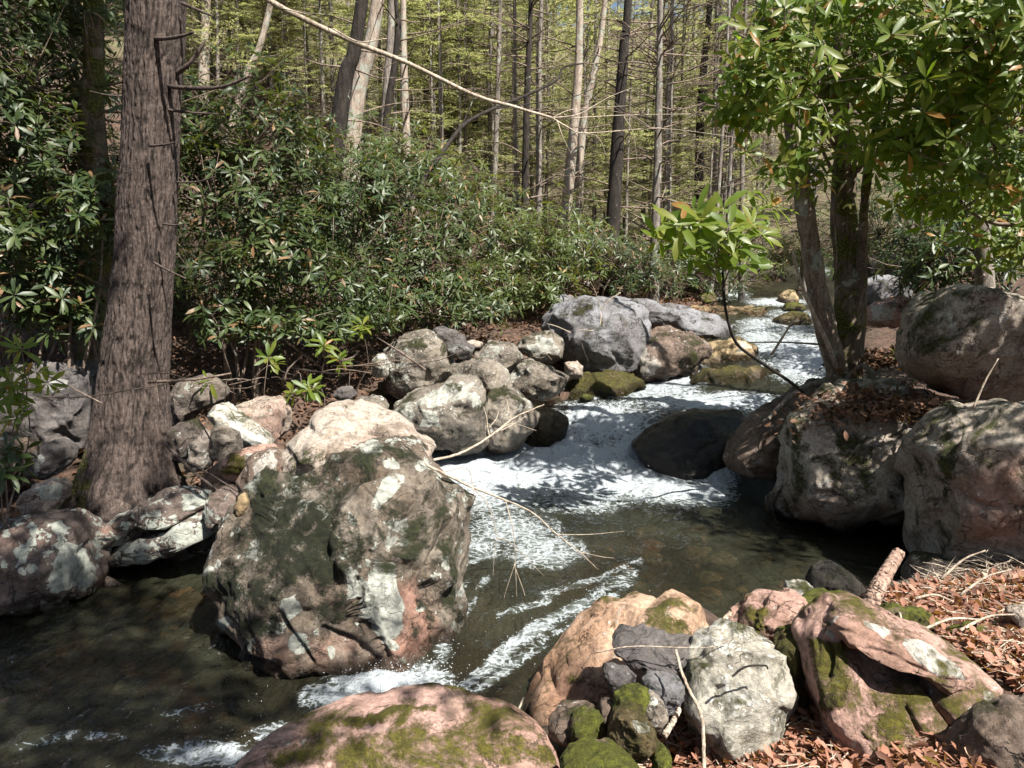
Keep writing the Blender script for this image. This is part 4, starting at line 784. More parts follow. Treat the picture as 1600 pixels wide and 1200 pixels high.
def shrub(label, base, lobes, nwh, rs_seed, name='rhododendron', L=.13, mat='rhodo', nstem=6, nparts=0, stem_r=.02, group=None, K=9, cat='shrub', up=.55, shell=.55, tocam=.12, barkm='twig', spread=(62,110), droop=(.15,.6), sunny=0):
    rs = np.random.RandomState(rs_seed); base = np.array(base, float)
    root = empty(name, base, label, cat, group)
    lc = np.array([l[0] for l in lobes], float); lr = np.array([l[1] for l in lobes], float)
    vol = np.cbrt(lr.prod(1))**2; pick = rs.choice(len(lobes), nwh, p=vol/vol.sum())
    dirs = unit(rs.normal(size=(nwh, 3))); rad = rs.uniform(shell*.7, 1.12, nwh)*np.where(rs.rand(nwh) < .14, rs.uniform(1.15, 1.5, nwh), 1.)
    # uneven outline
    bumpy = 1+.5*fbm(dirs*2+pick[:, None]*5., 1.4, 3, rs_seed)[:, None]
    T = lc[pick]+dirs*lr[pick]*rad[:, None]*bumpy
    gz_ = land_z(T[:,0], T[:,1]); T = T[T[:,2] > gz_+.08]; dirs = dirs[:len(T)] if len(dirs) != len(T) else dirs
    n = len(T); near = np.argmin(((T[:, None]-lc[None])/lr[None]**1).__pow__(2).sum(2), 1)
    ax = unit(unit(T-lc[near])*(1-up)+np.array([0,-tocam,up])+rs.normal(size=(n,3))*.22)
    arr = whorls(T, ax, rs, L, .26, K, spread, droop)
    # stems: curved limbs from the base to the lobes, twigs to the tips
    mb = MB(); nodes = []
    for s in range(max(nstem, len(lobes))):
        k = s % len(lobes); e = lc[k]+lr[k]*rs.uniform(-.5,.5,3); b = base+np.array([rs.uniform(-.2,.2), rs.uniform(-.15,.15), -.1])
        m1 = b*.62+e*.38+rs.uniform(-.18,.18,3)*np.linalg.norm(e-b)*.5; m2 = b*.3+e*.7+rs.uniform(-.15,.15,3)*np.linalg.norm(e-b)*.5
        p_ = smooth_path([b, m1, m2, e], 14); V, F = tube_geo(p_, np.linspace(stem_r, stem_r*.35, 14), 6); mb.add(V, F); nodes.append(p_[4:])
    nodes = np.vstack(nodes); st = link('stem', mb.mesh('stem', M[barkm], base), root)
    sel = np.arange(n)[rs.rand(n) < min(1, 420/n)]
    tw = MB()
    for i in sel:
        d = nodes-T[i]; j = np.argmin((d**2).sum(1)); q = nodes[j]; mid = (q+T[i])/2+np.array([0,0,-.06])*np.linalg.norm(q-T[i])+rs.uniform(-.05,.05,3)
        V, F = tube_geo(smooth_path([q, mid, T[i]], 4), np.array([.006,.005,.004,.003])*(stem_r/.02)**.5, 3); tw.add(V, F)
    if tw.V: tag(link('twig', tw.mesh('twig', M[barkm], base), root), kind='stuff')
    if nparts:
        PXl = proj(arr[0]+arr[1]*arr[3][:, None]*.5); dist = np.linalg.norm(arr[0]-np.array([0,0,CAMH]), axis=1)
        vis = (PXl[:,0] > -20) & (PXl[:,0] < 1620) & (PXl[:,1] > -20) & (PXl[:,1] < 1220)
        order = np.argsort(np.where(vis, dist, 1e6))[:nparts]; a = [q[order] for q in arr]; leaf_parts(root, a, mat, base)
        msk = np.ones(len(arr[0]), bool); msk[order] = False; arr = [q[msk] for q in arr]
    if len(arr[0]):
        lite = base[1] > 8.2; V, F = (leaf_lite if lite else leaf_geo)(*arr[:6]); me = make_mesh('foliage', V-base, F, M[mat], True, {'rnd': np.repeat(arr[6], 5 if lite else 8)})
        tag(link('foliage', me, root), kind='stuff')
    return root

# ------------------------------------------------------------------ conifers and bare understory trees
def rhomb(B, D, N, L, W):
    D = unit(D); S = unit(np.cross(D, N)); n = len(B)
    V = np.stack([B, B+D*(L*.5)[:, None]+S*(W*.5)[:, None], B+D*L[:, None], B+D*(L*.5)[:, None]-S*(W*.5)[:, None]], 1).reshape(-1, 3)
    f = np.array([[0,1,2],[0,2,3]]); return V, (np.arange(n)[:, None, None]*4+f[None]).reshape(-1, 3)
def conifer(seed, H=12., r0=.12, h0=1.0, h1=None, Lmax=1.9, nb=60, dead=.25, leafL=.10, leafW=.026, dens=1.0, broad=False, lean=0.0, sides=8, twn=9, deadN=10):
    """returns dict of mesh builders in local space: trunk, branch, crown"""
    rs = np.random.RandomState(seed); tr = MB(); br = MB(); cr = MB(); h1 = h1 or H
    bend = rs.uniform(-.25, .25, 2); zz_ = np.linspace(-.3, H, 20)
    path = np.stack([bend[0]*np.sin(zz_/H*3)+lean*zz_, bend[1]*np.sin(zz_/H*2.3+1), zz_], 1)
    rr = r0*(1-zz_/H*.85)*(1+.5*np.exp(-np.maximum(zz_, 0)/.35)); V, F = tube_geo(path, rr, sides); tr.add(V, F)
    bs = []; ts = []
    allh = np.concatenate([rs.uniform(max(.5, h0*.25), h0, int(nb*dead)), np.sort(rs.uniform(h0, H*.98, nb))])
    for i, h in enumerate(allh):
        deadb = i < int(nb*dead); c = np.array([np.interp(h, zz_, path[:, k]) for k in range(3)]); a = rs.uniform(0, 6.28)
        f = 1-(h-h0)/(H-h0) if not deadb else .65
        ln = Lmax*(.25+.75*max(f, 0)**.7)*rs.uniform(.55, 1.1); d = np.array([math.cos(a), math.sin(a), rs.uniform(-.05, .35) if not broad else rs.uniform(.3,.9)])
        e = c+d*ln+np.array([0,0,-.18*ln*ln*.5]); m_ = c+d*ln*.5+np.array([0,0,.05*ln])+rs.uniform(-.06,.06,3)
        pth = smooth_path([c, m_, e], 7); V, F = tube_geo(pth, np.linspace(.016, .004, 7)*(r0/.1)**.4, 4); br.add(V, F)
        nt = int(twn*ln/1.3)+2
        for k in range(nt):
            s = rs.uniform(.2, 1.0); q = np.array([np.interp(s, np.linspace(0,1,7), pth[:, j]) for j in range(3)])
            sd_ = 1 if k % 2 else -1; u = unit(np.array([d[0], d[1], 0])); pz = np.array([-u[1]*sd_, u[0]*sd_, 0])
            td = unit(u*rs.uniform(.4, 1.0)+pz*rs.uniform(.4, 1.0)+np.array([0,0,rs.uniform(-.35,.15) if not broad else rs.uniform(-.3,.6)]))
            tl = ln*.42*(1.15-s)*rs.uniform(.6, 1.3)+.08; te = q+td*tl
            if deadb or rs.rand() < .5:
                V, F = tube_geo(smooth_path([q, (q+te)/2+rs.uniform(-.03,.03,3), te], 4), np.array([.0045,.0035,.003,.002])*(r0/.1)**.3, 3); br.add(V, F)
            if not deadb: bs.append(q); ts.append(te)
        if not deadb: bs.append(pth[3]); ts.append(pth[-1])
    if bs:
        bs = np.array(bs); ts = np.array(ts); ln = np.linalg.norm(ts-bs, axis=1)
        m_ = int(13*dens); n = len(bs); s = np.linspace(.05, 1.05, m_)[None]+rs.uniform(-.03,.03,(n,m_))
        P = bs[:, None]+(ts-bs)[:, None]*s[..., None]; td = unit(ts-bs)
        up_ = np.array([0,0,1.]); side = unit(np.cross(td, up_+0*td)); sg = np.where(np.arange(m_) % 2, 1, -1)[None, :, None]
        D = td[:, None]*rs.uniform(.3,.9,(n,m_,1))+side[:, None]*sg+rs.normal(size=(n,m_,3))*.22
        if broad: D = rs.normal(size=(n,m_,3))+td[:, None]*.6
        N = unit(np.array([0,0,1.])+rs.normal(size=(n*m_,3))*(.35 if not broad else .8))
        keep = rs.rand(n*m_) < .85
        V, F = rhomb(P.reshape(-1,3)[keep], D.reshape(-1,3)[keep], N[keep], (leafL*rs.uniform(.6,1.3,n*m_))[keep], (leafW*rs.uniform(.8,1.3,n*m_))[keep])
        cr.add(V, F, np.repeat((np.repeat(rs.rand(n), m_)*.6+rs.rand(n*m_)*.4)[keep], 4))
    return tr, br, cr
TREES = {}
def tree_kind(key, matt='bark2', matc='needle', **kw):
    tr, br, cr = conifer(**kw)
    TREES[key] = [('trunk', tr.mesh('trunk', M[matt])), ('branches', br.mesh('branches', M['twig']))]+([('crown', cr.mesh('crown', M[matc]))] if cr.V else [])
def tree(key, x, y, label, group=None, s=1.0, rz=None, name='forest_tree', z=None, tilt=(0,0), cat='tree'):
    z = float(land_z([x], [y])[0])-.05 if z is None else z
    r = empty(name, (x, y, z), label, cat, group); r.scale = (s, s, s); r.rotation_euler = (tilt[0], tilt[1], random.uniform(0,6.28) if rz is None else rz)
    for nm, me in TREES[key]:
        o = link(nm, me, r)
        if nm != 'trunk': o['kind'] = 'stuff'
    return r
tree_kind('h1', seed=1, H=13, r0=.09, h0=2.0, Lmax=2.2, nb=64, dead=.7, leafL=.065, leafW=.02, dens=1.7)
tree_kind('h2', seed=2, H=10, r0=.06, h0=1.0, Lmax=1.8, nb=56, dead=.6, leafL=.06, leafW=.018, dens=1.7)
tree_kind('h3', seed=3, H=7, r0=.045, h0=.6, Lmax=1.6, nb=50, dead=.35, leafL=.055, leafW=.017, dens=1.7)
tree_kind('hd', matc='needledark', seed=4, H=15, r0=.17, h0=4.0, Lmax=2.6, nb=70, dead=.45)
tree_kind('b1', matt='barkpale', matc='smallleaf', seed=5, H=14, r0=.09, h0=3.0, Lmax=2.8, nb=44, dead=.2, leafL=.06, leafW=.035, broad=True, dens=1.3)
tree_kind('b2', matt='bark2', matc='smallleaf', seed=6, H=8, r0=.06, h0=1.0, Lmax=2.0, nb=40, dead=.1, leafL=.055, leafW=.032, broad=True, dens=1.2)
tree_kind('bare', seed=7, H=14, r0=.065, h0=9.5, Lmax=1.4, nb=14, dead=3.2, twn=12)
tree_kind('bare2', matt='bark2', seed=8, H=15, r0=.15, h0=9.0, Lmax=1.6, nb=14, dead=3.8, twn=12)
tree_kind('snagthin', seed=9, H=11, r0=.045, h0=8.5, Lmax=1.3, nb=16, dead=2.4, twn=9)

# ---- single trunks that can be told apart (pixel x at two heights give the place and lean)
def px_trunk(name, label, pts, Y, wpx, mat, foot=None, crown=None, seed=0, ndead=10, lean_y=0.0, group=None, bl=1.2, mossy=0):
    """pts: (px,py) from low to high at distance Y; continues up to a real crown above"""
    rs = np.random.RandomState(seed+500); W_ = [aty(x, y, Y+lean_y*i) for i, (x, y) in enumerate(pts)]
    W_ = [np.array(w) for w in W_]; d = (W_[-1]-W_[0]); d /= d[2]
    gzb = float(land_z([W_[0][0]], [W_[0][1]])[0]); bot = W_[0]+d*(gzb-.25-W_[0][2]) if W_[0][2] > gzb-.2 else W_[0]
    dt = W_[-1]-W_[-2]; dt /= max(dt[2], .2); top = W_[-1]+dt*6.0; top[0] = W_[-1][0]+(top[0]-W_[-1][0])*.6
    path = smooth_path([bot]+W_+[top], 34); r = wpx/2/FPX*Y
    rr = np.linspace(r*1.25, r*.45, 34); rr[:3] *= [1.5, 1.25, 1.1]
    root = empty(name, bot, label, 'tree', group); mb = MB(); V, F = tube_geo(path, rr, 12); mb.add(V, F)
    mv = mb.mesh('trunk', M[mat], bot); link('trunk', mv, root)
    br = MB()
    for k in range(ndead):
        s = rs.uniform(.12, .8); c = np.array([np.interp(s, np.linspace(0,1,34), path[:, j]) for j in range(3)]); a = rs.uniform(0, 6.28); ln = bl*rs.uniform(.3, 1.2)
        d_ = np.array([math.cos(a), math.sin(a), rs.uniform(-.1,.5)]); e = c+d_*ln; m_ = (c+e)/2+rs.uniform(-.1,.1,3)*ln
        pth = smooth_path([c, m_, e], 7); V, F = tube_geo(pth, np.linspace(min(.018, r*.4), .003, 7), 4); br.add(V, F)
        for q in range(rs.randint(2, 7)):
            sq = rs.randint(2, 7); b_ = pth[sq]; e_ = b_+unit(d_*.6+rs.normal(size=3)*.6)*ln*rs.uniform(.15,.45); V, F = tube_geo(smooth_path([b_, (b_+e_)/2+rs.uniform(-.03,.03,3), e_], 4), np.array([.004,.0035,.003,.002]), 3); br.add(V, F)
    if br.V: tag(link('branches', br.mesh('branches', M['twig'], bot), root), kind='stuff')
    if crown:
        h0 = W_[-1][2]+.8
        tr_, b2, c2 = conifer(seed+77, H=crown, r0=.1, h0=.2, Lmax=2.3, nb=42, dead=0, twn=8)
        c2.V = [v+np.array([W_[-1][0], W_[-1][1], h0]) for v in c2.V]; b2.V = [v+np.array([W_[-1][0], W_[-1][1], h0]) for v in b2.V]
        tag(link('crown', c2.mesh('crown', M['needle'], bot), root), kind='stuff')
    return root, path
# ------------------------------------------------------------------ the big hemlock on the left
def big_trunk():
    Y0 = 5.85
    prof = [(-60,196,288),(0,195,285),(100,193,280),(200,190,276),(300,182,272),(400,178,268),(500,166,262),(600,152,258),(660,144,259),(700,136,262),(740,122,270),(770,108,284),(800,92,302),(830,84,312)]
    zs = []; cx = []; rr = []
    for (py, a, b) in prof:
        A = aty(a, py, Y0); B = aty(b, py, Y0); zs.append(A[2]); cx.append((A[0]+B[0])/2); rr.append((B[0]-A[0])/2)
    zs = np.array(zs)[::-1]; cx = np.array(cx)[::-1]; rr = np.array(rr)[::-1]
    nz_, na = 460, 230
    Z = np.concatenate([np.linspace(zs[0]-.12, 4.6, nz_-30), np.linspace(4.62, 14, 30)])
    C = np.interp(Z, zs, cx); C = np.where(Z > zs[-1], cx[-1]+(Z-zs[-1])*.03, C); R = np.interp(Z, zs, rr); R = np.where(Z > zs[-1], rr[-1]*(1-(Z-zs[-1])*.06), R)
    k = np.ones(9)/9; R = np.convolve(np.pad(R, 4, 'edge'), k, 'valid')
    A = np.linspace(0, 2*np.pi, na, endpoint=False)
    ZZ, AA = np.meshgrid(Z, A, indexing='ij'); RR = np.repeat(R[:, None], na, 1)
    zb = zs[0]; fl = np.exp(-np.maximum(ZZ-zb, 0)/.42)
    lobes = .16*np.cos(AA*5+1.1)+.12*np.cos(AA*3-.4)+.07*np.cos(AA*9+2)
    RR = RR*(1+fl*lobes*.9+.03*np.cos(AA*3+ZZ*.8))
    P0 = np.stack([np.cos(AA).ravel()*.24, np.sin(AA).ravel()*.24, ZZ.ravel()], 1)
    warp = fbm(P0, 3.5, 3, 71)*.035; Pw = P0+np.stack([warp, -warp, 0*warp], 1)
    # long furrows with plates between
    f1 = fbm(Pw*np.array([1,1,.13]), 40, 3, 72, .5, True); f2 = fbm(Pw*np.array([1,1,.3]), 70, 2, 75, .5, True); f3 = fbm(P0, 60, 3, 78)
    gro = sstep(.35, .95, f1); dsp = -.013*gro-.005*sstep(.4, 1, f2)+.002*f3+.008*fbm(P0, 3, 3, 79)
    RR = RR+dsp.reshape(RR.shape)
    X = C[:, None]+RR*np.cos(AA); Yv = Y0+.05+RR*np.sin(AA)
    V = np.stack([X.ravel(), Yv.ravel(), ZZ.ravel()], 1)
    i = np.arange(nz_-1)[:, None]*na; j = np.arange(na)[None]; kk = (j+1) % na
    F = np.stack([i+j, i+kk, i+na+kk, i+na+j], -1).reshape(-1, 4)
    base = np.array([C[0], Y0, zb])
    moss = (sstep(1.1, .1, (ZZ-zb)).ravel()*np.clip(-np.cos(AA.ravel())*.9+.25, 0, 1)*1.3+.28*np.clip(-np.cos(AA.ravel()), 0, 1))
    root = empty('big_hemlock', base, 'thick furrowed hemlock trunk with flared mossy roots on the left bank', 'tree')
    link('trunk', make_mesh('trunk', V-base, F, M['bark1'], True, {'moss': moss*.75, 'dark': np.clip(gro*1.1, 0, 1)}), root)
    def stub(px, r, label=None):
        pts = [aty(a, b, y) for a, b, y in px]; V, F = tube_geo(smooth_path(pts, 12), np.linspace(r, r*.45, 12)*(1+.15*np.random.RandomState(int(px[0][0])).uniform(-1,1,12)), 8)
        m = MB(); m.add(V, F); link('branch', m.mesh('branch', M['bark1'], base), root)
    stub([(240,60,5.75),(262,60,5.6),(285,56,5.5),(303,50,5.45)], .017)
    stub([(275,116,5.85),(295,100,5.8),(312,78,5.8),(321,62,5.8)], .018)
    stub([(262,135,5.8),(300,138,5.6),(340,137,5.5),(370,128,5.45),(392,118,5.4)], .017)
    stub([(262,172,5.8),(300,176,5.7),(340,178,5.65)], .012)
    stub([(235,228,5.65),(258,226,5.5),(275,222,5.45)], .010)
    stub([(255,350,5.65),(275,352,5.55),(292,349,5.5)], .009)
    stub([(240,410,5.6),(262,422,5.45),(290,435,5.4)], .010)
    stub([(275,285,5.8),(310,284,5.7),(335,276,5.6)], .008)
    stub([(285,5,5.8),(310,16,5.7),(332,25,5.6)], .014)
    stub([(190,150,5.8),(165,148,5.7),(140,142,5.6)], .006)
    rr_ = np.random.RandomState(9)
    for k, an in enumerate([-2.9, -2.3, -1.75, -1.2, -.6, -.1, .5, 2.6, 3.0]):
        L_ = rr_.uniform(.45, .85); a0 = np.array([base[0]+.30*math.cos(an), Y0+.30*math.sin(an), zb+.30]); pts = [a0]
        for s_ in (.45, .75, 1.0):
            an2 = an+rr_.uniform(-.25,.25); x_, y_ = base[0]+(.30+L_*s_)*math.cos(an2), Y0+(.30+L_*s_)*math.sin(an2); pts.append(np.array([x_, y_, max(float(land_z([x_],[y_])[0]), -.05)+.05*(1-s_)-.03*s_]))
        V_, F_ = tube_geo(smooth_path(pts, 40), np.linspace(.085, .018, 40), 16); V_[:-2] += (fbm(V_[:-2]*np.array([1,1,1]), 18, 4, k, .6)*.012)[:, None]
        m = MB(); m.add(V_, F_); me_ = m.mesh('root', M['bark1'], base); at_ = me_.attributes.new('moss', 'FLOAT', 'POINT'); at_.data.foreach_set('value', np.full(len(V_), .5 if math.cos(an) < .2 else .25, np.float32)); link('root', me_, root)
    # crown above the picture
    tr_, b2, c2 = conifer(901, H=9, r0=.2, h0=.3, Lmax=3.6, nb=75, dead=0, twn=8)
    off = np.array([C[-1]-.1, Y0, 6.6]); b2.V = [v+off for v in b2.V]; c2.V = [v+off for v in c2.V]
    tag(link('branches', b2.mesh('branches', M['twig'], base), root), kind='stuff'); tag(link('crown', c2.mesh('crown', M['needle'], base), root), kind='stuff')
big_trunk()
px_trunk('mossy_tree', 'dark moss draped trunk just left behind the big hemlock', [(150,420),(148,280),(143,150),(146,0)], 7.7, 46, 'barkmoss', seed=1, ndead=14, crown=6)
px_trunk('leaning_tree', 'dark leaning trunk crossing in front of the bright pale one', [(500,400),(522,250),(540,120),(566,0)], 12.0, 30, 'barkdark', seed=2, ndead=10)
px_trunk('pale_tree', 'bright sunlit thick trunk right behind the dark leaning one', [(545,400),(548,250),(560,140),(592,-10)], 13.5, 31, 'barkpale', seed=3, ndead=8)
px_trunk('forest_tree', 'slim brown trunk just right of the bright thick trunk', [(594,330),(600,230),(606,120),(612,0)], 15, 17, 'bark2', seed=4, ndead=12)
px_trunk('forest_tree', 'grey trunk with pale streak two trunks right of the bright one', [(640,320),(634,200),(631,100),(630,0)], 15.5, 14, 'barkpale', seed=5, ndead=12)
px_trunk('forest_tree', 'dark narrow trunk bending away beside the slim brown one', [(598,260),(606,170),(618,90),(622,30),(618,-10)], 14.2, 11, 'barkdark', seed=6, ndead=6)
px_trunk('forest_tree', 'tawny trunk slanting right behind the end of the long stub branch', [(320,330),(352,230),(385,120),(424,0)], 16, 14, 'barkpale', seed=7, ndead=8)
px_trunk('forest_tree', 'blurred pale trunk just right of the big hemlock top', [(318,260),(318,130),(322,0)], 17, 20, 'barkpale', seed=8, ndead=8)
px_trunk('forest_tree', 'thin straight dark pole trunk near the middle of the wood', [(820,345),(822,200),(826,80),(830,-5)], 14.5, 11, 'barkdark', seed=9, ndead=34, bl=1.0)
px_trunk('forest_tree', 'thin grey pole trunk right beside the straight dark pole', [(842,330),(842,200),(842,80),(846,-5)], 17, 10, 'bark2', seed=10, ndead=26)
px_trunk('forest_tree', 'pale smooth twin trunk, straight left stem, in the middle of the wood', [(882,360),(893,240),(903,120),(906,-5)], 16, 17, 'barkpale', seed=11, ndead=14)
px_trunk('forest_tree', 'pale smooth twin trunk, right stem leaning outward', [(898,330),(912,190),(930,100),(946,-5)], 16.6, 13, 'barkpale', seed=12, ndead=14)
px_trunk('forest_tree', 'dark crooked trunk standing out black in the wood centre', [(958,340),(965,220),(970,150),(976,60),(982,-5)], 14.8, 20, 'barkdark', seed=13, ndead=26)
px_trunk('forest_tree', 'straight grey trunk ringed with bare branches right of the black one', [(1024,360),(1028,240),(1030,120),(1032,-5)], 15, 13, 'bark2', seed=14, ndead=60, bl=1.5)
px_trunk('forest_tree', 'second straight grey trunk close behind the bare branched one', [(1042,340),(1044,200),(1048,90),(1052,-5)], 17, 12, 'bark2', seed=15, ndead=50, bl=1.5)
px_trunk('forest_tree', 'short looking dark trunk near the rhododendron sprays on the right', [(1090,330),(1095,170),(1102,80),(1110,-5)], 18, 13, 'barkdark', seed=16, ndead=30, bl=1.4)
px_trunk('forest_tree', 'leaning thin trunk behind the left edge of the right hand leaves', [(1120,320),(1130,170),(1138,100),(1150,-5)], 20, 11, 'bark2', seed=17, ndead=30)
px_trunk('forest_tree', 'thin trunk low between bush tops left of the straight dark pole', [(768,330),(768,210),(764,100),(770,-5)], 19, 12, 'bark2', seed=18, ndead=20)
px_trunk('forest_tree', 'faint thin trunk left of the low thin one', [(745,330),(742,210),(740,100),(722,-5)], 21, 10, 'barkdark', seed=19, ndead=20)
px_trunk('forest_tree', 'slender trunk mid way between pale stripe trunk and dark pole', [(700,330),(702,200),(712,90),(726,-5)], 22, 11, 'bark2', seed=20, ndead=16)
px_trunk('bank_tree', 'smooth brown trunk deep among the leaves at the right edge', [(1540,470),(1536,380),(1530,300),(1522,120),(1520,-5)], 7.6, 26, 'bark2', seed=21, ndead=10)

# ---- twin trunks on the right bank: one plant with several stems
def right_trunks():
    base = aty(1325, 590, 7.5); root = empty('bank_tree', base, 'mossy many stemmed tree growing on boulders of the right bank', 'tree')
    def stem(px, r0, r1, mat='barkmoss', nm='trunk', sides=26):
        pts = [aty(a, b, y) for a, b, y in px]; n = 70; pth = smooth_path(pts, n); rad = np.linspace(r0, r1, n)
        V, F = tube_geo(pth, rad, sides)
        k = len(V)-2; ax = np.repeat(pth, sides, 0); nd = unit(V[:k]-ax); V[:k] += nd*(.010*fbm(V[:k]*np.array([1,1,.3]), 22, 4, 5, .6, True)+.02*fbm(V[:k], 4, 3, 6))[:, None]*min(1, r0/.05)
        m = MB(); m.add(V, F); link(nm, m.mesh(nm, M[mat], base), root); return pth
    stem([(1318,605,7.4),(1322,560,7.45),(1328,480,7.5),(1325,400,7.55),(1318,320,7.6),(1322,220,7.6),(1315,100,7.6),(1312,-40,7.5)], .165, .07)
    stem([(1312,590,7.35),(1292,520,7.3),(1275,440,7.3),(1262,350,7.3),(1250,280,7.3),(1238,200,7.3),(1222,110,7.3),(1196,30,7.3),(1185,-60,7.2)], .10, .055, 'barktan')
    stem([(1310,560,7.3),(1290,500,7.2),(1272,430,7.15),(1262,390,7.1)], .035, .02, 'twig')
    stem([(1335,520,7.5),(1345,440,7.4),(1348,380,7.3),(1352,300,7.2),(1365,210,7.1),(1400,100,7.0)], .05, .02, 'barkmoss')
    stem([(1313,590,7.3),(1290,530,7.15),(1262,470,7.05),(1245,420,7.0),(1238,390,7.0)], .022, .012, 'twigpale', 'branch', 8)
    stem([(1318,600,7.3),(1345,572,7.1),(1368,585,6.95)], .03, .012, 'bark2', 'root', 8)
    stem([(1316,600,7.35),(1270,600,7.25),(1230,625,7.1),(1200,655,7.0)], .035, .012, 'bark2', 'root', 8)
    stem([(1320,602,7.3),(1290,612,7.05),(1250,650,6.9)], .03, .01, 'bark2', 'root', 8)
    stem([(1205,555,7.0),(1240,500,6.95),(1243,497,6.95)], .012, .008, 'twigpale', 'branch', 6)
    stem([(1170,535,7.1),(1230,535,7.1),(1310,540,7.3)], .006, .012, 'twig', 'branch', 6)
right_trunks()

# ---- long fallen limb across the top, the dark arched limb, and limbs over the water
def limb(name, label, px, r0, r1, mat, twigs=(), cat='branch', sides=8, n=40):
    pts = [aty(a, b, y) for a, b, y in px]; base = np.array(pts[0]); m = MB(); pth = smooth_path(pts, n); rs = np.random.RandomState(int(px[0][0]))
    pth[1:-1] += rs.normal(size=(n-2, 3))*min(r0*.12, .0012)
    V, F = tube_geo(pth, np.linspace(r0, r1, n), sides)
    if name == 'log_stub': V = V+(fbm(V*np.array([1,1,.5]), 38, 3, 4, .6, True)*.009+fbm(V, 12, 3, 9)*.012)[:, None]
    m.add(V, F)
    if not twigs:
        o = link(name, m.mesh(name, M[mat], base), None, base); return tag(o, label, cat)
    root = empty(name, base, label, cat); link('limb', m.mesh('limb', M[mat], base), root)
    for tpx, a, b in twigs:
        q = [aty(*s) for s in tpx]; mm = MB(); V, F = tube_geo(smooth_path(q, 14), np.linspace(a, b, 14), 5); mm.add(V, F); link('twig', mm.mesh('twig', M[mat], base), root)
    return root
limb('fallen_branch', 'long pale dead limb slanting down across the top of the wood', [(400,-15,8.2),(440,12,8.3),(540,60,8.5),(640,100,8.8),(740,148,9.2),(800,166,9.5),(862,184,9.8)], .032, .016, 'twigpale',
 [([(862,184,9.8),(900,184,9.9),(975,180,10.1),(1080,178,10.4)], .009, .003), ([(862,184,9.8),(890,200,9.8),(915,208,9.9),(1025,200,10.2),(1040,205,10.2)], .010, .003), ([(520,45,8.4),(560,65,8.4),(605,60,8.4)], .010, .004), ([(870,187,9.8),(880,215,9.7),(892,240,9.7)], .006, .002), ([(915,208,9.9),(935,215,9.9),(948,245,9.9)], .005, .002), ([(975,182,10.1),(990,210,10.1),(996,260,10.1)], .005, .002), ([(862,184,9.8),(905,178,9.9),(955,150,10.1),(1010,130,10.3)], .007, .002), ([(862,184,9.8),(900,170,10.0),(990,165,10.3)], .006, .002), ([(1025,200,10.2),(1080,205,10.3),(1150,215,10.5)], .004, .002), ([(430,10,8.3),(500,30,8.2),(520,60,8.2)], .008, .003)])
limb('arched_branch', 'dark arched limb rising out of the bushes across the pole trunks', [(625,335,10.2),(650,300,10.4),(690,240,10.8),(725,195,11.2),(770,170,11.6),(820,150,12.0),(870,125,12.4),(880,105,12.5),(912,99,12.7)], .035, .012, 'barkdark',
 [([(770,170,11.6),(830,162,11.9),(900,150,12.2),(960,120,12.4)], .012, .004), ([(720,200,11.2),(740,150,11.4),(735,110,11.5),(725,60,11.7)], .010, .004), ([(690,240,10.8),(720,245,10.9),(760,235,11)], .008, .003)])
limb('dead_branch', 'bare forked stick reaching over white water beside the pale hump', [(672,720,5.2),(720,708,5.5),(765,682,5.8),(800,655,6.1),(826,642,6.3),(850,632,6.5)], .011, .003, 'twigpale',
 [([(765,682,5.8),(762,668,5.9),(760,650,6.0),(755,635,6.1)], .005, .002), ([(764,668,5.9),(775,655,6.0),(780,640,6.1)], .004, .002), ([(760,684,5.8),(800,664,6.0),(822,650,6.1)], .005, .002), ([(775,676,5.8),(800,662,6.1),(838,673,6.3)], .005, .002), ([(800,660,6.1),(795,640,6.2),(792,625,6.3)], .004, .002)])
limb('drooping_branch', 'thin drooping stick with fine hanging twigs over the middle of the pool', [(635,712,4.75),(690,738,4.8),(735,760,4.9),(790,782,5.0),(830,800,5.1),(870,835,5.1),(905,862,5.1),(935,890,5.1)], .010, .002, 'twigpale',
 [([(735,760,4.9),(760,785,4.9),(775,830,4.9),(772,870,4.9),(770,905,4.9)], .0035, .0015), ([(790,782,5.0),(802,830,4.9),(805,880,4.9),(808,940,4.9)], .0035, .0015), ([(805,880,4.9),(790,925,4.9),(782,960,4.9)], .0025, .0012), ([(806,890,4.9),(820,930,4.9),(826,965,4.9)], .0025, .0012), ([(870,835,5.1),(920,835,5.2),(975,830,5.3)], .003, .0012), ([(905,862,5.1),(940,870,5.1),(960,872,5.1)], .003, .0012), ([(690,738,4.8),(730,732,4.9),(740,770,4.9),(748,800,4.9)], .0035, .0015), ([(775,840,4.9),(800,850,4.9),(850,900,4.9)], .0025, .0012)])
limb('bare_twig', 'pale crooked twig hanging in front of the blue grey boulder', [(970,457,8.2),(948,472,8.2),(940,490,8.2),(934,515,8.1),(905,516,8.1),(907,530,8.1),(914,552,8.1),(920,565,8.1)], .006, .002, 'twigpale', [([(940,485,8.2),(930,455,8.2),(922,440,8.2)], .004, .0015), ([(892,520,8.0),(870,510,8.0),(855,506,8.0)], .006, .004)])
limb('stick', 'two pronged dark stick lying on rocks right of the big trunk', [(255,690,5.5),(300,735,5.3),(345,770,5.2),(358,780,5.2)], .014, .006, 'bark1', [([(280,715,5.4),(330,742,5.25),(378,772,5.1)], .010, .005)])
limb('root_stick', 'curled pale stick at the left edge under the leaves', [(10,660,5.0),(30,668,4.95),(50,682,4.95),(60,695,4.95),(60,710,5.0)], .012, .008, 'twigpale')
limb('stick', 'long thin stick leaning on the lichen ledge under the trunk', [(310,655,5.4),(330,690,5.2),(345,735,5.1)], .006, .003, 'barkdark')
